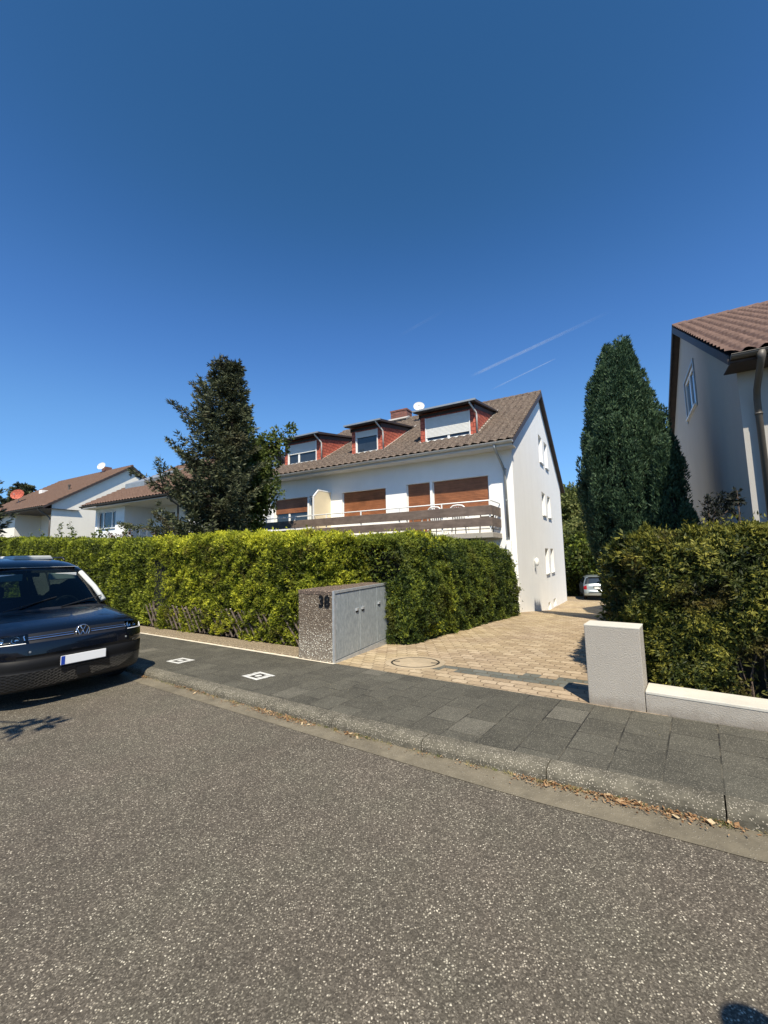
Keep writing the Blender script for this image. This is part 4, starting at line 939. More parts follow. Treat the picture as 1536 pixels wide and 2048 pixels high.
# own hedge along the street: from just left of the cabinet to the neighbour's hedge
s0 = 5.45
cav = lambda P: (((P-np.array([-.12, 8.75, 1.42]))**2/np.array([.62, .9, .42])**2).sum(1) < 1)
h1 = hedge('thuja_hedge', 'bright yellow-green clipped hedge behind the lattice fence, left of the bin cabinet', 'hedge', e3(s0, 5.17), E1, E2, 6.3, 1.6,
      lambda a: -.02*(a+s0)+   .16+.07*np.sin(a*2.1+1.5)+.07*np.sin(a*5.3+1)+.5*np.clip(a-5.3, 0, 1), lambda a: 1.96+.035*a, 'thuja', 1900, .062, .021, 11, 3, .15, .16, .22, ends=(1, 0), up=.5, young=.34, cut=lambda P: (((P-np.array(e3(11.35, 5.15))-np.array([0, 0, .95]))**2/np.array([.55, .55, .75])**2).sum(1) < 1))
# the part of it that wraps round behind the cabinet
hedge('thuja_hedge', None, None, e3(4.55, 7.02), E1, E2, 2.2, 1.5, cf(0.0), cf(2.0), 'thuja', 1900, .062, .021, 12, 3, .17, .15, .25, ends=(1, 0), cut=cav, up=.5, young=.34, parent=h1, corecut=(.75, 0))
# neighbour's hedge further left
hedge('street_hedge', 'long darker hedge of the next garden running left behind the dark van', 'hedge', e3(11.75, 5.50), E1, E2, 22, 1.6,
      lambda a: -.02*(a+11)+.1, lambda a: 2.12+.045*a, 'street', 800, .085, .032, 13, 3, .14, .10, .25, ends=(1, 1), up=.6, young=.22)
# drive hedge from the cabinet to the house corner
o0 = np.array([.36, 7.98]); o1 = np.array([4.10, 13.45]); axd = (o1-o0)/np.linalg.norm(o1-o0); ayd = np.array([-axd[1], axd[0]]); Ld = float(np.linalg.norm(o1-o0))
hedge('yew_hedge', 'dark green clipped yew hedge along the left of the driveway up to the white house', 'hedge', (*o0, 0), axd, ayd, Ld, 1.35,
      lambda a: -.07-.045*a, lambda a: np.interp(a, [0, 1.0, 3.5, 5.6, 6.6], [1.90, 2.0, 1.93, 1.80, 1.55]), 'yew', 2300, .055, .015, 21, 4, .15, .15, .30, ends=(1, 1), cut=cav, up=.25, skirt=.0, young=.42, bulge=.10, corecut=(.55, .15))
# right hedge behind pillar and low wall
hg = lambda P: (((P-np.array([3.55, 4.0, .42]))**2/np.array([.30, .5, .26])**2).sum(1) < 1)
r0 = np.array([2.66, 4.62])
hedge('boundary_hedge', 'dense olive-green hedge behind the low wall and pillar at the right', 'hedge', (*r0, 0), (.8, -.6), (.6, .8), 8.0, 1.3,
      cf(.16), lambda a: 1.75-.012*a, 'yew2', 3600, .052, .0155, 31, 4, .09, .15, .30, ends=(1, 0), up=.15, young=.28, bulge=.06, cut=hg)
# its return along the driveway
hedge('drive_hedge', 'dark hedge along the right of the driveway, running back from the pillar', 'hedge', (2.80, 5.3, 0), (.4955, .8686), (.8686, -.4955), 6.3, 1.0,
      lambda a: .0-.05*a, lambda a: 1.75-.05*a, 'yew2', 500, .09, .032, 33, 3, .13, .12, .25, ends=(1, 1), up=.2)
# low dark hedge closing the far yard
q = E1*1.5+E2*36
hedge('yard_hedge', 'low dark hedge at the far end of the yard behind the silver car', 'hedge', (9.0, 33.5, 0), (.9, -.43), (.43, .9), 11, 1.4,
      cf(-1.7), cf(-.05), 'yew', 110, .20, .10, 35, 3, .15, .12, .3, ends=(1, 1))

def crown_tree(name, label, cat, base, H, clumps, mat, n, ln, wd, seed, trunk=.16, group=None, k=2, up=.0, shell=.55, core=True):
    """trunk with limbs to each clump; leaves spread through the outer part of every clump. clumps: (dx,dy,z,rx,rz)"""
    rs = np.random.RandomState(seed); rg = random.Random(seed)
    e = empty(name, base, 0, label, cat, group); m = MB()
    m.tube([(0, 0, -.3), (.03, .02, H*.25), (0, -.03, H*.55), (.02, 0, H*.85)], [trunk, trunk*.8, trunk*.5, trunk*.15], 9)
    vol = np.array([c_[3]**2*c_[4]**.5 for c_ in clumps]); vol = vol/vol.sum(); Vs, Fs, T = [], [], []; b = 0
    for c_, f in zip(clumps, vol):
        x, y, z, rx, rz = c_; zs = min(H*.7, max(H*.15, z-rz*.9-abs(x)*.3)); m.tube([(0, 0, zs), (x*.55, y*.55, zs+(z-zs)*.6), (x*.95, y*.95, z)], [trunk*.4, trunk*.22, trunk*.07], 6)
        nn = int(n*f); d = unit(rs.normal(size=(nn, 3))); rr = 1-(rs.uniform(0, 1, nn)**1.6)*shell
        nzv = fbm(d*1.0+np.array([x, y, z]), 2.4/1.0, seed+int(z*10)); rr = rr*(.68+.62*nzv)
        P = d*rr[:, None]*np.array([rx, rx, rz])+np.array([x, y, z]); D_ = d+rs.normal(size=P.shape)*.7; D_[:, 2] += up
        V, F, kk = sprigs(P, D_, ln, wd, rs, k, .7, 0); t = np.clip(.45+(nzv-.5)*1.1+rs.normal(size=nn)*.15, 0, 1)
        Vs.append(V); Fs.append(F+b); b += len(V); T.append(np.repeat(t, kk))
    m.build('trunk', M['bark'], e, smooth=True)
    np_mesh('crown', np.concatenate(Vs), np.concatenate(Fs), M[mat], e, tint=np.concatenate(T)); return e
def blob(rg, R_, z0, z1, n, rx, rz):
    out = []
    for i in range(n):
        h = (i+.5)/n; z = z0+(z1-z0)*h; rad = R_*math.sin(min(1, h*1.05+.12)*PI)**.6*rg.uniform(.4, .95); a = i*2.4+rg.uniform(-.4, .4)
        out.append((rad*math.cos(a), rad*math.sin(a), z, rx*rg.uniform(.7, 1.25), rz*rg.uniform(.7, 1.2)))
    return out
def pol(az, D_, z=0.0): return (D_*math.sin(R(az)), D_*math.cos(R(az)), z)

def conifer(name, label, base, H, prof, seed, ln=.17, wd=.045, whorl=.30, nb=8, tw=.16, mat='spruce', leaders=((0, 0, 1.0),), droop=.25, group=None, extra=()):
    """spruce-like tree: whorls of branches with side twigs, each twig a brush of needles"""
    rs = np.random.RandomState(seed); rg = random.Random(seed); e = empty(name, base, 0, label, 'tree', group); m = MB(); Pn, Dn, Tn = [], [], []
    for lx, ly, hf in leaders:
        Ht = H*hf; off = lambda z: (lx*min(1, max(0, (z-H*.45)/(H*.3))), ly*min(1, max(0, (z-H*.45)/(H*.3))))
        z = 1.0 if hf == 1 else H*.62
        m.tube([(*off(q), q) for q in np.linspace(-.2 if hf == 1 else H*.45, Ht-.1, 9)], [max(.012, .15*(1-q)**.8) for q in np.linspace(0, .98, 9)], 8)
        while z < Ht-.15:
            r0_ = float(np.interp(z, prof[0], prof[1]))*(1 if hf == 1 else .45)
            for b in range(nb):
                a = rg.uniform(0, 2*PI); Lb = r0_*rg.uniform(.62, 1.12)*(1+.0*b); zz = z+rg.uniform(-.12, .12); el = rg.uniform(-.15, .35)+.5*(zz/Ht)**2
                n = max(3, int(Lb/.12)); px, py = off(zz); pts = []
                for i in range(n+1):
                    q = i/n; rr = Lb*q; h = zz+rr*math.tan(el)*.6-droop*Lb*math.sin(q*PI*.9)*.5+.22*Lb*q**3
                    pts.append((px+rr*math.cos(a), py+rr*math.sin(a), h))
                m.tube(pts[:-1] if n > 3 else pts, [max(.006, .03*Lb*.4*(1-i/n)) for i in range(len(pts[:-1] if n > 3 else pts))], 4, cap=False)
                for i in range(1, n+1):
                    p = np.array(pts[i]); d = unit(np.array(pts[i])-np.array(pts[i-1])); q = i/n
                    if q < .22: continue
                    for sd in (-1, 1, 0):
                        lt = tw*(1.4-q)*1.9*rg.uniform(.5, 1.3) if sd else .14
                        sidev = np.array([-math.sin(a), math.cos(a), 0])*sd*1.0+d*.8+np.array([0, 0, rg.uniform(-.5, .12)]); sidev = unit(sidev)
                        k = max(2, int(lt/.07))
                        for j in range(k):
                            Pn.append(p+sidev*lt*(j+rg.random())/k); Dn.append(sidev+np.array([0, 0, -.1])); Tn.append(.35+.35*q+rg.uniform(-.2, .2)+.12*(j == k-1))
            z += whorl*rg.uniform(.8, 1.2)
        for q in np.linspace(0, 1, 10):
            Pn.append(np.array([*off(Ht), Ht-.55+.55*q])); Dn.append(np.array([rg.uniform(-.3, .3), rg.uniform(-.3, .3), 1])); Tn.append(.6)
    for (p0, p1, cnt) in extra:
        p0, p1 = np.array(p0), np.array(p1)
        for i in range(cnt):
            q = rg.random(); Pn.append(p0+(p1-p0)*q+rs.normal(size=3)*.10*(1.3-q)); Dn.append(unit(p1-p0)+rs.normal(size=3)*.6); Tn.append(.5+rg.uniform(-.2, .2))
        m.tube([p0, (p0+p1)/2+np.array([0, 0, -.05]), p1], [.03, .02, .006], 5)
    m.build('trunk', M['bark'], e, smooth=True)
    P = np.array(Pn); D_ = np.array(Dn); P = P+rs.normal(size=P.shape)*.02
    V, F, kk = sprigs(P, D_, ln, wd, rs, 4, .42, 0); clump = fbm(P, 1.3, seed)
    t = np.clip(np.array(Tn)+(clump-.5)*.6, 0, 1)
    np_mesh('crown', V, F, M[mat], e, tint=np.repeat(t, kk)); return e

sb = pol(-22.3, 14.8, -.2)
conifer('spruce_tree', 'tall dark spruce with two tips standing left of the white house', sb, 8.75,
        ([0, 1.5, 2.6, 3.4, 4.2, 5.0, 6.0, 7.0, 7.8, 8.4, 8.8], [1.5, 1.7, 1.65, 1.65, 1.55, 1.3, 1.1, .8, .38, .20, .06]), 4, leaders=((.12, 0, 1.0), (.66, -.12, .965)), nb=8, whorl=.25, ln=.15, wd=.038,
        extra=(((-.5, 0, 2.6), (-2.9, -.3, 3.0), 150), ((-.2, 0, 6.0), (-1.45, -.2, 7.1), 90), ((-.8, 0, 3.6), (-2.55, -.4, 4.75), 130)))
b2 = pol(-18.3, 16.6, -.2); rg = random.Random(8)
crown_tree('broadleaf_tree', 'lighter green broadleaf tree growing just right of the dark spruce', 'tree', b2, 7.4,
           [(-.6, 0, 3.6, 1.1, 1.3), (.3, 0, 4.4, 1.0, 1.1), (.1, 0, 5.4, .75, 1.0), (-.35, 0, 5.2, .9, 1.2), (-.15, 0, 6.4, .5, .95), (-.1, 0, 7.2, .28, .6), (.95, 0, 6.35, .42, .6), (.75, 0, 5.5, .5, .6), (.1, 0, 3.2, .6, 1.0), (.45, 0, 4.2, .5, .6), (-.4, 0, 2.6, 1.1, .8), (1.65, -.1, 6.7, .26, .35), (1.35, 0, 6.1, .28, .4), (.45, 0, 6.0, .5, .6)],
           'maple', 9500, .15, .085, 9, .11, k=2, shell=.7)

def column_yew(name, label, base, prof, plumes, seed, ln=.10, wd=.028, mat='darkyew', per=260, grp=None):
    """fastigiate yew: many upright plumes packed round a dark centre; prof = (z list, radius list)"""
    rs = np.random.RandomState(seed); rg = random.Random(seed); e = empty(name, base, 0, label, 'tree', grp); Pn, Dn, Tn = [], [], []
    zt = prof[0][-1]
    def plume(x, y, z, h, r, tone):
        n = int(per*h/.9*(r/.2)); q = rs.uniform(0, 1, n); rr = r*np.sin(np.clip(q*.86+.12, 0, 1)*PI)**.7; a = rs.uniform(0, 2*PI, n)
        lean = np.array([x, y])/max(.3, math.hypot(x, y))*.10
        P = np.stack([x+lean[0]*q*h+rr*np.cos(a), y+lean[1]*q*h+rr*np.sin(a), z+q*h], 1); Pn.append(P)
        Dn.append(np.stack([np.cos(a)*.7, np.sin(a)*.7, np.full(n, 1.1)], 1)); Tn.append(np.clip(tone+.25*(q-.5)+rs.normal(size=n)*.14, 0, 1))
    for i in range(plumes):
        u = rg.random()**.8; z = (zt-.8)*u; r = float(np.interp(z+.3, *prof)); a = rg.uniform(0, 2*PI); rad = r*rg.uniform(.82, 1.02)
        plume(rad*math.cos(a), rad*math.sin(a), z, rg.uniform(.6, 1.15), rg.uniform(.10, .21), .42+rg.uniform(-.2, .2))
    for i in range(8): plume(rg.uniform(-.1, .1), rg.uniform(-.1, .1), zt-1.1+.09*i, .75, .12, .5)
    P = np.concatenate(Pn); V, F, kk = sprigs(P, np.concatenate(Dn), ln, wd, rs, 2, .35, 0)
    np_mesh('crown', V, F, M[mat], e, tint=np.repeat(np.concatenate(Tn), kk))
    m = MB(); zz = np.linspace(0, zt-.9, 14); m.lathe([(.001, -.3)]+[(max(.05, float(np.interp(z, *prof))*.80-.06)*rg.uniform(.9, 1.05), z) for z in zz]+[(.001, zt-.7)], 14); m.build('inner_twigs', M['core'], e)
    m = MB(); m.tube([(0, 0, -.4), (0, 0, zt*.8)], [.18, .03], 8); m.build('trunk', M['bark'], e); return e, plume
yb_ = pol(30.75, 13.2, -.35)
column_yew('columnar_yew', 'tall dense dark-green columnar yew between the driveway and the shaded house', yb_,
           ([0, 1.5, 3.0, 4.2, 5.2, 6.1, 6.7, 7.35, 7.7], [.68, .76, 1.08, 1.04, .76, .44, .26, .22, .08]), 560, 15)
column_yew('columnar_yew', 'slim side stem of dark yew rising left of the tall yew tip', pol(28.75, 13.1, -.35), ([0, 2.2, 3.4, 5.2, 6.1, 6.8, 7.25], [.10, .2, .45, .42, .20, .14, .05]), 80, 16)
column_yew('small_yew', 'small dark yew in the shade against the pale gable at the right', pol(34.7, 12.2, -.2), ([0, 1.5, 2.6, 3.5, 4.3], [.50, .38, .24, .14, .04]), 70, 17)
# yew branch across the shaded gable, its shade put into the leaf colour
def branch(name, label, base, segs, seed, mat, ln=.08, wd=.026, n=70, r=.07):
    rs = np.random.RandomState(seed); e = empty(name, base, 0, label, 'shrub'); m = MB(); Pn, Dn = [], []
    for a, b in segs:
        a, b = np.array(a, float), np.array(b, float); m.tube([a, (a+b)/2+rs.normal(size=3)*.02, b], [.014, .01, .004], 5)
        q = rs.uniform(.15, 1, n)[:, None]; Pn.append(a+(b-a)*q+rs.normal(size=(n, 3))*r*.6); Dn.append(np.repeat([b-a], n, 0)/np.linalg.norm(b-a)+rs.normal(size=(n, 3))*.6)
    m.build('stem', M['bark'], e); P = np.concatenate(Pn); V, F, kk = sprigs(P, np.concatenate(Dn), ln, wd, rs, 2, .4)
    np_mesh('foliage', V, F, M[mat], e, tint=np.clip(rs.normal(.4, .2, len(F)), 0, 1))
bp = pol(36.6, 9.6, 1.6)
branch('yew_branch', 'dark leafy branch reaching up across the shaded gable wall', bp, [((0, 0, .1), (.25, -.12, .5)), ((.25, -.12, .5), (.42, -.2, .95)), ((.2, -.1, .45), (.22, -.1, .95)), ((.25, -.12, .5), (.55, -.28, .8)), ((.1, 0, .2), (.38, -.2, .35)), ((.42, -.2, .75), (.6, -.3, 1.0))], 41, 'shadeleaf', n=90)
bp = pol(40.35, 8.6, 1.5)
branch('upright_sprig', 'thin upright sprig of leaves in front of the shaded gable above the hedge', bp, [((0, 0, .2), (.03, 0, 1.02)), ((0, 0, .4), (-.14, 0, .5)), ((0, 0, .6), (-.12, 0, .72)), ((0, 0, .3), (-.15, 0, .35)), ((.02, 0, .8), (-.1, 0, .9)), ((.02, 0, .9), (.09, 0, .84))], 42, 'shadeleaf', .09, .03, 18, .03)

# trees behind the yard
rg = random.Random(3)
crown_tree('background_tree', 'tall broadleaf tree beyond the yard, tip showing beside the white gable', 'tree', pol(24.6, 40, -1.7), 9.5, blob(rg, 2.7, 2.0, 8.2, 16, 1.5, 1.3), 'maple2', 13000, .26, .15, 51, .2, group='trees beyond the yard', k=2)
crown_tree('background_tree', 'broad tree beyond the yard standing left of the columnar yew', 'tree', pol(27.8, 36, -1.7), 8.2, blob(rg, 2.9, 1.2, 6.6, 16, 1.4, 1.1), 'maple2', 13000, .26, .15, 52, .2, group='trees beyond the yard', k=2)
crown_tree('background_tree', 'lower dark tree directly behind the silver car', 'tree', pol(26.0, 34.5, -1.7), 5.2, blob(rg, 2.3, 1.0, 4.0, 12, 1.3, 1.1), 'yew', 8000, .24, .13, 53, .16, group='trees beyond the yard', k=2)
crown_tree('background_tree', 'dark tree beyond the yard hidden behind the columnar yew', 'tree', pol(31.5, 40, -1.7), 8.0, blob(rg, 3.2, 1.5, 7.0, 14, 1.7, 1.4), 'maple2', 8000, .3, .17, 54, .2, group='trees beyond the yard', k=2)
# far left
conifer('distant_conifer', 'small conifer tip showing over the far left roof', pol(-41.2, 62, 1.0), 9.4, ([0, 5, 8, 9.4], [2.2, 1.9, 1.0, .1]), 61, .35, .12, .6, 9, .4)
conifer('edge_conifer', 'dark drooping conifer cut off by the left edge of the picture', pol(-45.4, 19.0, -.5), 6.1, ([0, 2, 3.2, 4.5, 5.6, 6.3], [1.5, 1.4, 1.15, .62, .5, .1]), 62, .16, .05, .28, 9, .18, droop=.7)
# shrubs poking up behind the street hedge
def shrub(label, s, t, zt, n, seed, mat='maple', w_=1.2, shoots=12, ln=.09, wd=.04):
    rs = np.random.RandomState(seed); rg = random.Random(seed); p = spt(s, t); e = empty('garden_shrub', p, 0, label, 'shrub', 'shrubs behind the street hedge'); m = MB(); Pn, Dn = [], []
    for i in range(shoots):
        x, y = rg.uniform(-w_, w_), rg.uniform(-.3, .3); h = zt*rg.uniform(.78, 1.0) if i else zt*1.08; top = np.array([x*1.1, y, h]); bt = np.array([x*.4, y*.4, 0.]); m.tube([bt, (bt+top)/2, top], [.012, .009, .003], 4)
        q = rs.uniform(.55, 1, n)[:, None]; Pn.append(bt+(top-bt)*q+rs.normal(size=(n, 3))*np.array([.07, .07, .03])*(1.6-q)); Dn.append(rs.normal(size=(n, 3))*.8+np.array([0, 0, .7]))
    m.build('stem', M['bark'], e); P = np.concatenate(Pn); V, F, kk = sprigs(P, np.concatenate(Dn), ln, wd, rs, 2, .5)
    np_mesh('foliage', V, F, M[mat], e, tint=np.clip(rs.normal(.5, .2, len(F)), 0, 1))
shrub('loose leafy shoots above the hedge before the white gable wall', 25.0, 7.5, 3.75, 60, 71, shoots=16, w_=2.4, ln=.12, wd=.055)
shrub('taller leafy shoots above the hedge under the bungalow window', 20.6, 7.4, 3.55, 70, 72, shoots=17, w_=2.0, ln=.12, wd=.055)
shrub('reddish-brown bush above the hedge below the bungalow balcony', 16.6, 7.3, 3.1, 130, 73, 'redleaf', 1.6, 18)
shrub('dark bushy shrub left of the spruce foot above the hedge', 13.4, 7.9, 2.85, 150, 74, 'yew', 1.3, 18)
# street tree out of the picture at the left whose shade falls on the van
rg = random.Random(6)
SHADE = crown_tree('street_tree', 'broadleaf street tree out of frame at the left, its shade falling on the dark van', 'tree', (-6.6, 3.0, -.1), 6.8, blob(rg, 1.3, 3.7, 6.0, 10, .95, .75)+[(2.3, -2.7, 4.3, .34, .3), (2.0, -2.3, 4.6, .32, .3), (2.9, -1.3, 4.1, .2, .2)], 'maple', 11000, .17, .10, 81, .16, k=2)

# pale stones and bare stems where the right hedge is thin at its foot
def stones():
    rg = random.Random(12)
    for k, lab in enumerate(('pale garden stone under the thin foot of the right hedge, largest', 'pale garden stone under the thin foot of the right hedge, at the picture edge', 'small pale garden stone behind the low wall coping')):
        bm = bmesh.new(); bmesh.ops.create_icosphere(bm, subdivisions=3, radius=1)
        nz_ = fbm(np.array([v.co[:] for v in bm.verts]), 1.6, 40+k)
        for v, q in zip(bm.verts, nz_): v.co *= (.75+.5*q); v.co = Vector((v.co.x*(.22, .17, .12)[k], v.co.y*.13, v.co.z*(.17, .13, .09)[k]))
        me = bpy.data.meshes.new('garden_stone'); bm.to_mesh(me); bm.free(); me.materials.append(M['cream']); o = bpy.data.objects.new('garden_stone', me); C.objects.link(o)
        me.polygons.foreach_set('use_smooth', [True]*len(me.polygons)); p = ((3.62, 4.52, .34), (3.92, 4.28, .30), (3.38, 4.62, .28))[k]; o.location = p; tag(o, lab, 'stone')
    e = empty('bare_stems', (3.45, 4.1, .1), 0, 'bare grey hedge stems rising from the foot of the right hedge', 'shrub'); m = MB()
    for i in range(26):
        x, y = rg.uniform(-.05, .6), rg.uniform(-.1, .25); y -= x*.75; a = rg.uniform(-.25, .25); m.tube([(x, y, 0), (x+a*.5, y+rg.uniform(-.05, .05), .3), (x+a+rg.uniform(-.1, .1), y, .75)], [.009, .006, .003], 5)
    m.build('stems', M['bark'], e)
stones()

# lattice fence in front of the thuja hedge: crossed half-round poles
def fence():
    e = empty('lattice_fence', e3(5.5, 5.17), 0, 'low weathered crisscross lattice fence half swallowed by the bright hedge', 'fence')
    rg = random.Random(2); L = 6.2
    def pt(a, o, z): p = E1*a+E2*o; return Vector((p[0], p[1], z-.02*(5.5+a)*.97))
    for lean, o, nm in ((1, 0.0, 'slats'), (-1, .035, 'slats')):
        m = MB()
        a = -.3
        while a < L:
            j = rg.uniform(-.02, .02); zt = .70+rg.uniform(-.03, .03); A = pt(a+j, o, .165); B = pt(a+lean*.46+j, o, zt)
            if 0 < a < L-.1 and -.1 < a+lean*.52 < L+.2: m.tube([A, B], .018, 7, 0, cap=False)
            if 0 < a < L-.1 and -.1 < a+lean*.52 < L+.2:
                for q in (A, B):
                    d = (B-A).normalized(); r_ = .0182; X = d.cross(Vector((0, 0, 1))).normalized(); Y = X.cross(d); c0 = q+(d if q is B else -d)*.001
                    m.add([c0+X*r_*math.cos(t_*PI/4)+Y*r_*math.sin(t_*PI/4) for t_ in range(8)], [tuple(range(8))], 1)
            a += .205
        m.build(nm, [M['fencewood'], M['cutend']], e)
    for z in (.30, .58):
        m = MB(); m.tube([pt(.0, .075, z), pt(L, .075, z)], .03, 7); m.build('rail', M['fencewood'], e)
    for k in range(4): m = MB(); m.tube([pt(.1+k*2.0, .11, 0), pt(.1+k*2.0, .11, .8)], .04, 8); m.build('post', M['fencewood'], e)
fence()

# kerb-side litter and tufts
def litter():
    rs = np.random.RandomState(1)
    def along(n, a, b, sig):
        s = rs.uniform(a, b, n); t = kf(s)-.004-np.abs(rs.normal(size=n))*sig; p = s[:, None]*E1+t[:, None]*E2
        return np.column_stack([p, -.02*s+.006+rs.uniform(0, .010, n)]), s
    P1, s1 = along(16000, -3.5, 7.2, .05); wgt = np.interp(s1, [-3.5, -1.2, -.6, .9, 1.4, 2.2, 3.0, 4.4, 5.2, 6.4, 7.2], [.9, .7, .35, .95, .15, .08, .5, .45, .4, .08, .5]); k = rs.uniform(0, 1, len(P1)) < .75*wgt*np.clip(fbm(P1, 3.3, 4)*2.6-.85, 0, 1)
    P1 = P1[k]; P1[:, 2] += rs.uniform(0, .014, len(P1)); D_ = rs.normal(size=P1.shape); D_[:, 2] *= .3; V, F = leaves(P1, D_, .021, .010, rs, flat=np.array([[0, 0, 1.]]))
    big = rs.uniform(0, 1, len(P1)) < .022; P4 = P1[big]; V4, F4 = leaves(P4, D_[big], .045, .026, rs, flat=np.array([[0, 0, 1.]])); V4[1::4, 2] += .006; V4[2::4, 2] += .008
    V = np.concatenate([V, V4]); F = np.concatenate([F, F4+4*len(F)])
    tag(np_mesh('fallen_leaves', V, F, M['dryleaf'], tint=np.concatenate([rs.uniform(0, .75, len(P1)), rs.uniform(.3, 1, len(P4))])), kind='stuff')
    # tufts of grass at the foot of the kerb
    PP, DD, TT = [], [], []
    for i in range(330):
        s = rs.uniform(-3.2, 6.8); w_ = np.interp(s, [-3.5, -1, .2, .8, 1.3, 1.9, 2.6, 3.3, 4.6, 5.0, 7], [.8, .7, .8, .9, .7, .15, .55, .7, .2, .4, .3])
        if rs.uniform() > w_: continue
        t = kf(s)-rs.uniform(.0, .02); p = s*E1+t*E2; n = rs.randint(6, 26); g = rs.uniform() < .25; r_ = rs.uniform(.006, .022)
        PP.append(np.column_stack([p[0]+rs.normal(size=n)*r_, p[1]+rs.normal(size=n)*r_, np.full(n, -.02*s+.004)])); d = rs.normal(size=(n, 3))*.6; d[:, 2] = rs.uniform(.3, 1, n); DD.append(d); TT.append(np.clip(rs.normal(.15 if g else .65, .15, n), 0, 1))
    P2 = np.concatenate(PP); D_ = unit(np.concatenate(DD)); L_ = rs.uniform(.015, .045, len(P2))[:, None]; P2 = P2+D_*L_*.5; V, F = leaves(P2, D_, .034, .0032, rs)
    tag(np_mesh('kerb_grass', V, F, M['drygrass'], tint=np.concatenate(TT)), kind='stuff')
    n = 2500; s = rs.uniform(-1.5, 6.5, n); t = rs.uniform(3.4, 4.6, n); p = s[:, None]*E1+t[:, None]*E2; P3 = np.column_stack([p, .104-.02*s]); k = fbm(P3, 2.6, 8) > .72
    P3 = P3[k]; D_ = rs.normal(size=P3.shape); D_[:, 2] *= .1; V, F = leaves(P3, D_, .018, .003, rs, flat=np.array([[0, 0, 1.]]))
    tag(np_mesh('straw_bits', V, F, M['drygrass'], tint=rs.uniform(.5, 1, len(F))), kind='stuff')
litter()
# ------------------------------------------------------------------ vehicles
VCOL = sorted(set([round(v, 4) for v in list(np.linspace(0, .6, 9))+[.08, .28, .62, .72, .80, .85, .90, .93, .95, .97, .985, 1.0]]))
def shell(root, prof, W, top_k, regions, body, nose=(.10, .26), tail=(.05, .10), ws=.10, L=None, drop=(.035, .10)):
    """car body as side profiles repeated across the width; regions(xm, zm, vm, i) -> key of the part a face belongs to"""
    P = np.array(prof, float); xs, zs = P[:, 0], P[:, 1]; n = len(P); L = xs.max()
    vc = np.array([-v for v in VCOL[::-1] if v > 0]+VCOL); kz = lambda z: np.interp(z, *top_k)
    def pos(x, z, v):
        f = np.clip(1-x/1.3, 0, 1); g = np.clip(1-(L-x)/.8, 0, 1); av = abs(v)
        dx = (nose[0]*av**2+nose[1]*av**7)*f**.6-(tail[0]*av**2+tail[1]*av**8)*g+ws*av**2*np.exp(-((x-1.3)/.55)**2)
        up = np.clip((z-.75)/.25, 0, 1); dz = -(drop[0]*av**2+drop[1]*av**9)*up
        zz = z+dz; return (x+dx, v*W*kz(zz), zz)
    V = [pos(xs[i], zs[i], v) for i in range(n) for v in vc]; m = len(vc); parts = {}
    for i in range(n-1):
        for j in range(m-1):
            k = regions((xs[i]+xs[i+1])/2, (zs[i]+zs[i+1])/2, (vc[j]+vc[j+1])/2, i); parts.setdefault(k, []).append((i*m+j, i*m+j+1, (i+1)*m+j+1, (i+1)*m+j))
    # side panels
    lo = .28; XS = np.unique(np.concatenate([np.linspace(.05, L-.02, 70)]))
    top = [(pos(x, z, 1.0)[0], pos(x, z, 1.0)[2]) for x, z in P]
    # upper outline of the side view
    tx = np.array([t[0] for t in top]); tz_ = np.array([t[1] for t in top]); o = np.argsort(tx); 
    def outl(x):
        c_ = [tz_[i]+(x-tx[i])/(tx[i+1]-tx[i]+1e-9)*(tz_[i+1]-tz_[i]) for i in range(n-1) if min(tx[i], tx[i+1]) <= x <= max(tx[i], tx[i+1])]
        return (max(c_), min(c_)) if c_ else (None, None)
    x0, x1 = tx.min()+.004, tx.max()-.004; XS = np.linspace(x0, x1, 80); base = len(V); nr = 22; ok = []
    for sgn in (-1, 1):
        for x in XS:
            hi, lw = outl(x); lw = lw if (hi-lw) > .05 and (x < .5 or x > L-.5) else lo; lw = max(min(lw, hi-.01), .2)
            for r in range(nr):
                z = lw+(hi-lw)*r/(nr-1); V.append((x, sgn*W*float(kz(z)), z))
    for sgi, sgn in enumerate((-1, 1)):
        b = base+sgi*len(XS)*nr
        for a in range(len(XS)-1):
            for r in range(nr-1):
                q = (b+a*nr+r, b+a*nr+r+1, b+(a+1)*nr+r+1, b+(a+1)*nr+r); c_ = np.mean([V[t] for t in q], 0)
                k = regions(c_[0], c_[2], sgn*2.0, -1)
                if k: parts.setdefault(k, []).append(q)
    objs = {}
    for k, fs in parts.items():
        used = sorted({i for f in fs for i in f}); mp = {o_: i for i, o_ in enumerate(used)}
        mb = MB(); mb.add([V[i] for i in used], [tuple(mp[i] for i in f) for f in fs]); nm, mat = body[k]
        ob = mb.build(nm, M[mat], root if k == 'body' or 'body' not in objs else root, smooth=True, fix=False)
        bm = bmesh.new(); bm.from_mesh(ob.data); bmesh.ops.remove_doubles(bm, verts=bm.verts, dist=.0008); bmesh.ops.recalc_face_normals(bm, faces=bm.faces); bm.to_mesh(ob.data); bm.free()
        objs[k] = ob
    return objs, pos

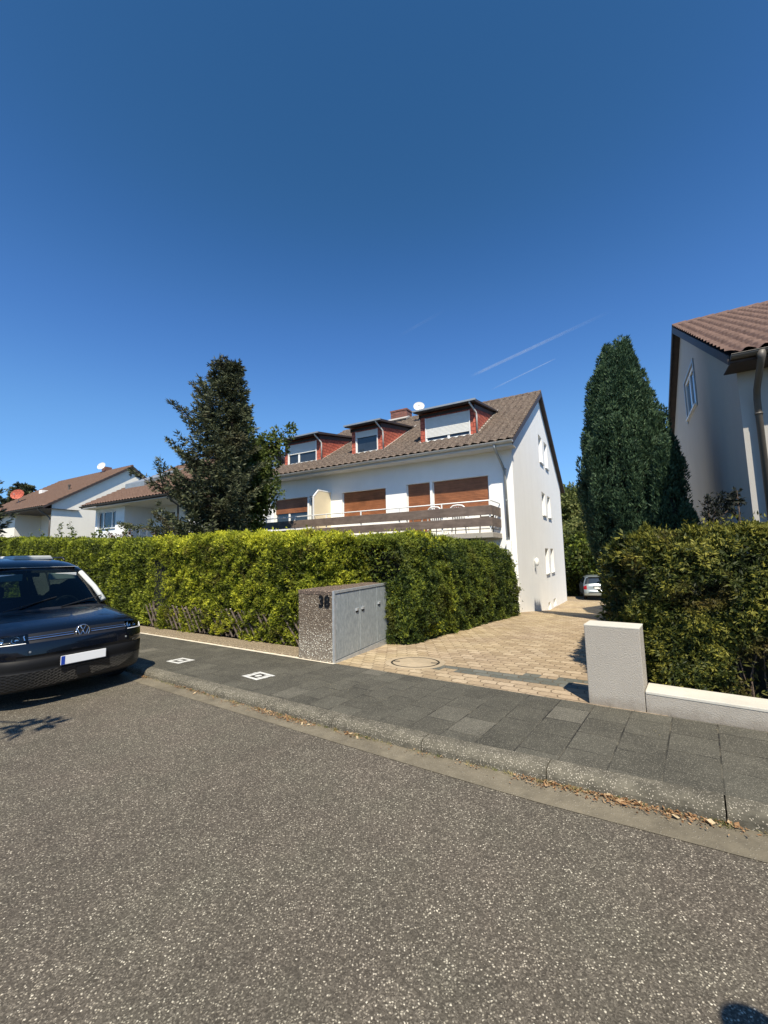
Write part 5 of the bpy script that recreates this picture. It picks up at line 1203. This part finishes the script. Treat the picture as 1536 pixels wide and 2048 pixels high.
def wheel(root, x, y, r=.33, w_=.21, out=1):
    m = MB(); T = Matrix.Translation((x, y, r)) @ Matrix.Rotation(R(90), 4, 'X')
    m.lathe([(r*.62, -w_/2), (r*.94, -w_/2), (r, -w_*.36), (r, w_*.36), (r*.94, w_/2), (r*.62, w_/2), (r*.62, -w_/2)], 28, T); wh = m.build('wheel', M['rubber'], root, smooth=True)
    m = MB(); m.lathe([(.02, w_*.32*-out), (.06, w_*.36*-out), (.10, w_*.28*-out), (r*.60, w_*.30*-out), (r*.63, w_*.46*-out)], 28, T)
    for k in range(5):
        a = 2*PI*k/5; m.add([T @ Vector((math.cos(a+d)*q, math.sin(a+d)*q, -out*w_*h)) for q, d, h in ((.06, -.35, .42), (r*.6, -.14, .44), (r*.6, .14, .44), (.06, .35, .42))], [(0, 1, 2, 3)])
    m.build('rim', M['rim'], wh, smooth=False)

def grille_mat():
    s = N('honeycomb_grille'); tc = s.n('ShaderNodeTexCoord'); sp = s.n('ShaderNodeSeparateXYZ'); s.l(tc, 'Object', sp, 0)
    a = s.math('PINGPONG', s.math('ADD', s.math('MULTIPLY', (sp, 1), .5), (sp, 2)), .018); b = s.math('PINGPONG', s.math('SUBTRACT', s.math('MULTIPLY', (sp, 1), .5), (sp, 2)), .018)
    g = s.math('GREATER_THAN', s.math('MAXIMUM', a, b), .0145); s.col(s.mix(g, (.003, .003, .003), (.022, .0225, .024))).set(.4); s.bump(g, .004); return s.m
M['grille'] = grille_mat()

def van():
    X = E1*math.cos(-.103)+E2*math.sin(-.103); o = E1*6.5+E2*2.10
    e = empty('parked_van', (o[0], o[1], -.150), math.atan2(X[1], X[0]), 'dark blue passenger van parked at the kerb, nose to the camera at the left edge', 'van')
    e.rotation_euler[1] = 0
    prof = [(.34, .22), (.12, .235), (.055, .27), (.03, .33), (.018, .40), (.012, .46), (.02, .475), (.012, .50), (.008, .55), (.012, .60), (.03, .612), (.03, .648), (.016, .66), (.022, .72), (.033, .775), (.042, .80), (.05, .82), (.066, .83), (.072, .86), (.085, .90),
            (.09, .915), (.12, .94), (.18, .968), (.30, 1.00), (.48, 1.035), (.68, 1.07), (.86, 1.095), (.95, 1.105), (1.0, 1.13), (1.12, 1.235), (1.24, 1.335), (1.36, 1.43), (1.48, 1.52), (1.60, 1.605), (1.66, 1.655),
            (1.74, 1.71), (1.86, 1.765), (2.05, 1.81), (2.4, 1.845), (2.9, 1.86), (3.5, 1.85), (4.0, 1.82), (4.25, 1.79), (4.36, 1.74), (4.42, 1.6), (4.46, 1.3), (4.48, 1.0), (4.50, .7), (4.48, .4), (4.40, .25)]
    def reg(x, z, v, i):
        a = abs(v)
        if a > 1.5:
            if z < .66 and (math.hypot(x-.90, z-.33) < .37 or math.hypot(x-3.65, z-.33) < .37): return None
            if 1.12 < z < 1.55 and x > 1.55+(z-1.12)*.75 and x < 4.1 and not (2.25 < x < 2.33) and not (3.28 < x < 3.38): return 'side' if v > 0 else 'side2'
            if .42 < z < .56 and .02 < x < .35: return 'bump'
            if z < .40 and 1.2 < x < 3.2: return 'black'
            if .78 < z < .93 and x < .62 and x > .10: return 'lamp' if v > 0 else 'lamp2'
            return 'body'
        if x < .6:
            if z < .262: return 'black'
            if z < .465 and a < .90: return 'mesh'
            if .465 < z < .61 and a < .95: return 'bump'
            if .61 < z < .655 and a < .72: return 'slit'
            if .79 < z < .912: return 'upper' if a < .60 else ('lamp' if v > 0 else 'lamp2')
            if .265 < z < .6 and a > .9: return 'body'
        if 1.0 < x < 1.66 and z > 1.115 and a < .93 and i > 20: return 'ws'
        if .93 < x < 1.0 and z > 1.08 and i > 20 and a < .93: return 'cowl'
        if x > 4.37 and 1.12 < z < 1.6 and a < .85: return 'rear'
        return 'body'
    body = dict(body=('body', 'carpaint'), mesh=('lower_grille', 'grille'), bump=('bumper', 'greypl'), slit=('air_slot', 'black'), upper=('upper_grille', 'black'), lamp=('headlight', 'headlamp'), lamp2=('headlight', 'headlamp'), ws=('windscreen', 'glass'),
                cowl=('wiper_panel', 'black'), side=('side_window', 'glass'), side2=('side_window', 'glass'), rear=('rear_window', 'glass'), black=('underbody', 'black'))
    ob, pos = shell(e, prof, .925, ([0, .3, .95, 1.10, 1.70, 1.85], [.965, .99, 1.0, .975, .79, .74]), reg, body)
    zz = [p[1] for p in prof[1:21]]; xx = [p[0] for p in prof[1:21]]
    def nose(z, y, out=.006):
        v = y/.925; p = pos(np.interp(z, zz, xx), z, v); return Vector((p[0]-out, y, p[2]))
    # headlamp insides
    for sg in (-1, 1):
        m = MB()
        pl = [(z, y) for z, y in ((.785, .56), (.90, .58), (.905, .74), (.90, .86), (.80, .86), (.785, .74))]
        vs = [nose(z, sg*y, -.07) for z, y in pl]; m.add(vs, [tuple(range(len(vs)))]); hl = m.build('lamp_reflector', M['black'], ob['lamp' if sg > 0 else 'lamp2'])
        m = MB()
        for y, r_ in ((.66, .042), (.78, .038)):
            c = nose(.858, sg*y, -.045); m.lathe([(r_, 0), (r_*.8, .012), (r_*.2, .02)], 16, Matrix.Translation(c) @ Matrix.Rotation(R(90), 4, 'Y'))
        m.build('projector', M['chrome'], hl, smooth=True)
        m = MB(); m.tube([nose(.806, sg*y, .002) for y in np.linspace(.585, .84, 10)]+[nose(.89, sg*.855, .002)], .006, 6); m.build('light_strip', M['pvc'], hl)
        m = MB(); m.tube([nose(.895, sg*y, .004) for y in (.59, .60)]+[nose(.84, sg*.59, .004)], .008, 6); m.build('chrome_corner', M['chrome'], hl)
    for z, r_ in ((.845, .0075), (.872, .0035)):
        m = MB(); m.tube([nose(z, y, .004) for y in np.linspace(-.56, -.10, 12)], r_, 6); m.tube([nose(z, y, .004) for y in np.linspace(.10, .56, 12)], r_, 6); m.build('chrome_strip', M['chrome'], ob['upper'])
    # round emblem: a V over a W in a ring
    c = nose(.865, 0, .012); em = MB(); em.lathe([(0, 0), (.085, 0), (.088, -.015)], 32, Matrix.Translation(c+Vector((.006, 0, 0))) @ Matrix.Rotation(R(-90), 4, 'Y')); emb = em.build('emblem', M['black'], e)
    m = MB(); q = [c+Vector((-.004, .078*math.cos(2*PI*k/32), .078*math.sin(2*PI*k/32))) for k in range(33)]; m.tube(q, .0065, 6)
    for pts in (((-.030, .064), (0, .008), (.030, .064)), ((-.066, .034), (-.030, -.058), (-.001, .004)), ((.001, .004), (.030, -.058), (.066, .034))):
        m.tube([c+Vector((-.005, a, b)) for a, b in pts], .0065, 6)
    m.build('emblem_letters', M['chrome'], emb, smooth=True)
    # blank plate with blue band
    m = MB(); pc = nose(.545, 0, .02); m.box(pc.x-.004, pc.x+.004, -.26, .26, .49, .60); pl = m.build('number_plate', M['plate'], e, bevel=.004)
    m = MB(); m.box(pc.x-.0065, pc.x-.0045, .215, .256, .494, .596); m.build('blue_band', M['eublue'], pl)
    m = MB(); m.box(pc.x-.001, pc.x+.012, -.27, .27, .482, .608); m.build('plate_holder', M['black'], pl)
    m = MB(); g = nose(.36, 0, .012); m.box(g.x-.004, g.x+.01, -.07, .07, .33, .43); m.build('sensor_cover', M['greypl'], ob['mesh'])
    for y in (-.55, .55): m = MB(); m.lathe([(0, .004), (.012, .003), (.013, 0)], 12, Matrix.Translation(nose(.70, y, .001)) @ Matrix.Rotation(R(-90), 4, 'Y')); m.build('parking_sensor', M['zincgrey'], e)
    # wipers, mirrors, rails, wheels, interior
    m = MB(); m.bar((.97, .55, 1.125), (1.14, -.10, 1.26), .02, .012); m.bar((.97, -.1, 1.125), (1.13, -.70, 1.235), .02, .012); m.build('wipers', M['black'], e)
    for sg in (-1, 1):
      if sg > 0:
        m = MB(); m.lathe([(.0, -.09), (.07, -.08), (.095, -.02), (.095, .05), (.06, .09), (0, .095)], 14, Matrix.Translation((1.45, sg*1.04, 1.16)) @ Matrix.Scale(.8, 4, (1, 0, 0))); m.tube([(1.48, sg*.88, 1.10), (1.47, sg*1.0, 1.13)], .03, 8); m.build('door_mirror', M['carpaint'], e, smooth=True)
    for sg in (-1, 1):
        m = MB(); m.tube([(2.2, sg*.60, 1.80), (2.3, sg*.60, 1.85), (4.0, sg*.60, 1.855), (4.1, sg*.60, 1.80)], .014, 8); m.build('roof_rail', M['black'], e, smooth=True)
        for x in (.90, 3.65): wheel(e, x, sg*.80, out=sg)
        m = MB(); m.tube([(1.12, sg*.735, 1.16), (1.35, sg*.70, 1.36), (1.66, sg*.62, 1.60)], .038, 8); m.build('pillar_trim', M['trim'], e, smooth=True)
        m = MB(); m.box(1.78, 1.92, sg*.36-.17, sg*.36+.17, .62, 1.22); m.box(1.35, 1.85, sg*.36-.2, sg*.36+.2, .55, .70); m.box(1.83, 1.91, sg*.36-.08, sg*.36+.08, 1.25, 1.42); m.build('front_seat', M['greypl'], e, bevel=.04)
        m = MB(); m.box(1.60, 1.62, sg*.35-.19, sg*.35+.19, 1.50, 1.60); m.build('sun_visor', M['trim'], e, bevel=.008)
    m = MB(); m.box(1.04, 1.40, -.80, .80, .80, 1.07); m.build('dashboard', M['greypl'], e, bevel=.05)
    m = MB(); q = [Vector((1.46, -.36+.18*math.cos(a), 1.06+.18*math.sin(a))) for a in np.linspace(0, 2*PI, 25)]; m.tube(q, .014, 6); m.build('steering_wheel', M['black'], e)
    m = MB(); m.box(1.7, 4.2, -.60, .60, 1.695, 1.70); m.build('headliner', M['trim'], e)
    m = MB(); m.box(.5, 4.3, -.78, .78, .30, .45); m.build('floor_pan', M['black'], e)
    m = MB(); m.box(2.7, 2.8, -.65, .65, .6, 1.2); m.build('rear_bench', M['greypl'], e, bevel=.04)
    m = MB(); m.box(1.72, 1.76, -.09, .09, 1.55, 1.61); m.build('mirror_housing', M['black'], e, bevel=.01)
    m = MB(); m.prism([(2.25, y, z) for y, z in ((-.46, 1.82), (.10, 1.82), (.06, 1.885), (-.42, 1.885))], (.9, 0, 0)); m.build('roof_window', M['trim'], e, bevel=.015)
van()

def silver_car():
    c = pol(26.75, 29.4); p = Vector((c[0], c[1], 0)); z = gz(p.x, p.y)+.02; fwd = np.array([.35, .937])
    X = -fwd; e = empty('parked_car', (p.x+fwd[0]*4.2, p.y+fwd[1]*4.2, z), math.atan2(X[1], X[0]), 'silver hatchback parked tail towards the camera at the far end of the driveway', 'car')
    prof = [(.3, .22), (.05, .25), (.0, .45), (.02, .62), (.10, .74), (.35, .82), (.7, .9), (1.05, .97), (1.2, 1.03), (1.5, 1.22), (1.85, 1.40), (2.1, 1.46), (2.6, 1.50), (3.2, 1.50), (3.7, 1.47), (3.85, 1.44), (3.87, 1.42), (3.98, 1.20), (4.05, 1.02), (4.06, 1.0), (4.13, .93), (4.16, .80), (4.17, .66), (4.20, .60), (4.25, .52), (4.25, .38), (4.22, .30), (4.12, .24)]
    def reg(x, z, v, i):
        a = abs(v)
        if a > 1.5:
            if z < .64 and (math.hypot(x-.80, z-.31) < .35 or math.hypot(x-3.4, z-.31) < .35): return None
            if 1.0 < z < 1.36 and x > 1.4+(z-1)*.9 and x < 3.85-(z-1)*.2: return 'glass' if v > 0 else 'glass2'
            if .66 < z < .98 and x > 4.0: return 'tail' if v > 0 else 'tail2'
            return 'body'
        if i > 14 and 1.02 < z < 1.43 and a < .93: return 'rear'
        if i > 14 and .66 < z < .93 and a > .80: return 'tail' if v > 0 else 'tail2'
        if i > 14 and .24 < z < .32: return 'black'
        if 1.15 < x < 1.85 and i < 12 and a < .93: return 'ws'
        return 'body'
    body = dict(body=('body', 'silver'), glass=('side_window', 'darkglass'), glass2=('side_window', 'darkglass'), rear=('rear_window', 'darkglass'), tail=('tail_light', 'redlamp'), tail2=('tail_light', 'redlamp'), black=('bumper_strip', 'black'), ws=('windscreen', 'darkglass'))
    ob, pos = shell(e, prof, .86, ([0, .3, .95, 1.05, 1.45], [.96, .99, 1.0, .97, .80]), reg, body)
    m = MB(); m.box(4.175, 4.19, -.26, .26, .70, .81); m.build('number_plate', M['plate'], e)
    m = MB(); m.box(4.15, 4.185, -.33, .33, .835, .865); m.build('grip_strip', M['chrome'], e)
    m = MB(); m.box(4.255, 4.265, -.62, .62, .47, .50); m.build('bumper_trim', M['greypl'], e)
    for sg in (-1, 1):
        for x in (.8, 3.4): wheel(e, x, sg*.75, .31, .2, sg)
    m = MB(); m.prism([(3.78, -.55, 1.455), (3.98, -.55, 1.425), (3.98, -.55, 1.44), (3.78, -.55, 1.475)], (0, 1.1, 0)); m.build('roof_spoiler', M['silver'], e)
silver_car()

# ------------------------------------------------------------------ bystander whose head shadow falls on the road (stands beside the camera, out of view)
def person():
    e = empty('person', (1.24, .34, 0), R(10), 'person in jeans and a grey shirt standing on the road beside the camera', 'person')
    J = {'pel': (0, 0, .93), 'chest': (0, .02, 1.28), 'neck': (0, .0, 1.46), 'hb': (0, .01, 1.55), 'ht': (0, .02, 1.68)}
    B = [('pel', 'sp', (0, 0, 1.10))]
    pts = [(0, 0, .93), (0, 0, 1.12), (0, .01, 1.32), (0, 0, 1.45), (0, .01, 1.53), (0, .02, 1.62), (0, .01, 1.69)]; rad = [.145, .125, .145, .055, .062, .088, .06]
    ed = [(i, i+1) for i in range(6)]
    for sg in (-1, 1):
        b = len(pts); pts += [(sg*.10, 0, .86), (sg*.11, .01, .48), (sg*.12, -.01, .09), (sg*.13, .14, .04)]; rad += [.095, .062, .045, .04]; ed += [(0, b), (b, b+1), (b+1, b+2), (b+2, b+3)]
        b = len(pts); pts += [(sg*.18, 0, 1.38), (sg*.24, .0, 1.12), (sg*.20, .20, 1.02), (sg*.17, .27, 1.03)]; rad += [.06, .045, .034, .032]; ed += [(2, b), (b, b+1), (b+1, b+2), (b+2, b+3)]
        for k in range(5):
            h = len(pts); a = (-.03+.017*k)*sg; th = k == 4; l = (.05, .06, .057, .045, .035)[k]
            pts += [(sg*.17+a, .30+(0 if not th else -.03), 1.03+(.02 if th else 0)), (sg*.17+a*1.1, .30+l, 1.01+(.03 if th else 0))]; rad += [.010, .008]; ed += [(b+3, h), (h, h+1)]
    me = bpy.data.meshes.new('body'); me.from_pydata(pts, ed, []); o = bpy.data.objects.new('body', me); C.objects.link(o); o.parent = e
    o.modifiers.new('skin', 'SKIN'); s = o.modifiers.new('sub', 'SUBSURF'); s.levels = s.render_levels = 2
    for i, r_ in enumerate(rad): me.skin_vertices[0].data[i].radius = (r_, r_*(.72 if i in (0, 1, 2) else 1.0))
    me.skin_vertices[0].data[0].use_root = True
    dg = bpy.context.evaluated_depsgraph_get(); m2 = bpy.data.meshes.new_from_object(o.evaluated_get(dg)); o.modifiers.clear(); o.data = m2
    for c_ in (simple('jeans', (.05, .08, .15), .8), simple('shirt', (.25, .26, .27), .8), simple('skin', (.50, .30, .22), .5), simple('shoe', (.08, .07, .06), .6)): m2.materials.append(c_)
    for p in m2.polygons:
        z, y, x = p.center.z, p.center.y, abs(p.center.x); p.use_smooth = True
        p.material_index = 3 if z < .09 else (2 if z > 1.44 or (y > .12 and z > .9) else (1 if z > .95 else 0))
    m = MB(); m.lathe([(.0, .128), (.06, .115), (.095, .07), (.103, .01), (.098, -.05)], 20, Matrix.Translation((0, -.008, 1.63))); m.build('hair', simple('brown_hair', (.05, .03, .02), .7), e, smooth=True)
    m = MB(); m.lathe([(.0, .012), (.012, .004), (.014, -.02), (0, -.028)], 8, Matrix.Translation((0, .112, 1.60))); m.build('nose', m2.materials[2], e, smooth=True)
    for sg in (-1, 1): m = MB(); m.lathe([(0, .008), (.011, 0), (0, -.008)], 10, Matrix.Translation((sg*.032, .098, 1.635))); m.build('eye', M['black'], e)
person()
# ------------------------------------------------------------------ vapour trails high in the sky
def trail_mat():
    s = N('vapour_trail'); at = s.n('ShaderNodeAttribute', attribute_name='tint'); tr = s.n('ShaderNodeBsdfTransparent'); df = s.n('ShaderNodeBsdfTranslucent'); df.inputs[0].default_value = (.9, .9, .9, 1)
    lw = s.n('ShaderNodeLayerWeight'); lw.inputs[0].default_value = .5; co = s.coord(); nz = s.ramp(s.noise(co, .02, 3), [(.3, .5), (.7, 1.0)])
    a = s.math('MULTIPLY', s.math('MULTIPLY', s.math('POWER', s.math('SUBTRACT', 1.0, (lw, 'Facing')), 2.0), (at, 'Fac')), nz); d2 = s.n('ShaderNodeBsdfDiffuse'); d2.inputs[0].default_value = (.9, .9, .9, 1); md = s.n('ShaderNodeMixShader'); s.l(df, 0, md, 1); s.l(d2, 0, md, 2); mx = s.n('ShaderNodeMixShader')
    s.l(a, 0, mx, 0); s.l(tr, 0, mx, 1); s.l(md, 0, mx, 2); s.l(mx, 0, s.out, 0); return s.m
TM = trail_mat()
def trail(label, p0, p1, r0, r1, fade):
    p0, p1 = Vector(p0), Vector(p1); n = 40; V = []; F = []; T = []; d = (p1-p0).normalized(); a = d.cross(Vector((0, 0, 1))).normalized(); b = a.cross(d)
    for i in range(n+1):
        q = i/n; r = r0+(r1-r0)*q
        for k in range(16): V.append(p0.lerp(p1, q)+(a*math.cos(2*PI*k/16)+b*math.sin(2*PI*k/16))*r)
    for i in range(n):
        for k in range(16): F.append((i*16+k, i*16+(k+1) % 16, (i+1)*16+(k+1) % 16, (i+1)*16+k)); T.append(float(np.interp((i+.5)/n, *fade)))
    o = np_mesh('vapour_trail', [tuple(v) for v in V], F, TM, smooth=True, tint=T); tag(o, label, 'vapour trail', 'vapour trails in the sky'); o.visible_shadow = True
trail('longer and wider pale vapour trail rising to the right above the white house', (673, 3000, 1327), (1772, 3000, 1825), 11, 14, ([0, .08, .45, .7, 1], [0, .20, .24, .08, 0]))
trail('shorter thin vapour trail below the wide one', (810, 3000, 1215), (1310, 3000, 1449), 5.5, 4.5, ([0, .2, .9, 1], [.0, .18, .26, .06]))
trail('faintest short vapour trail, high above the middle dormer', (130, 3000, 1650), (510, 3000, 1862), 12, 10, ([0, .4, 1], [0, .035, 0]))
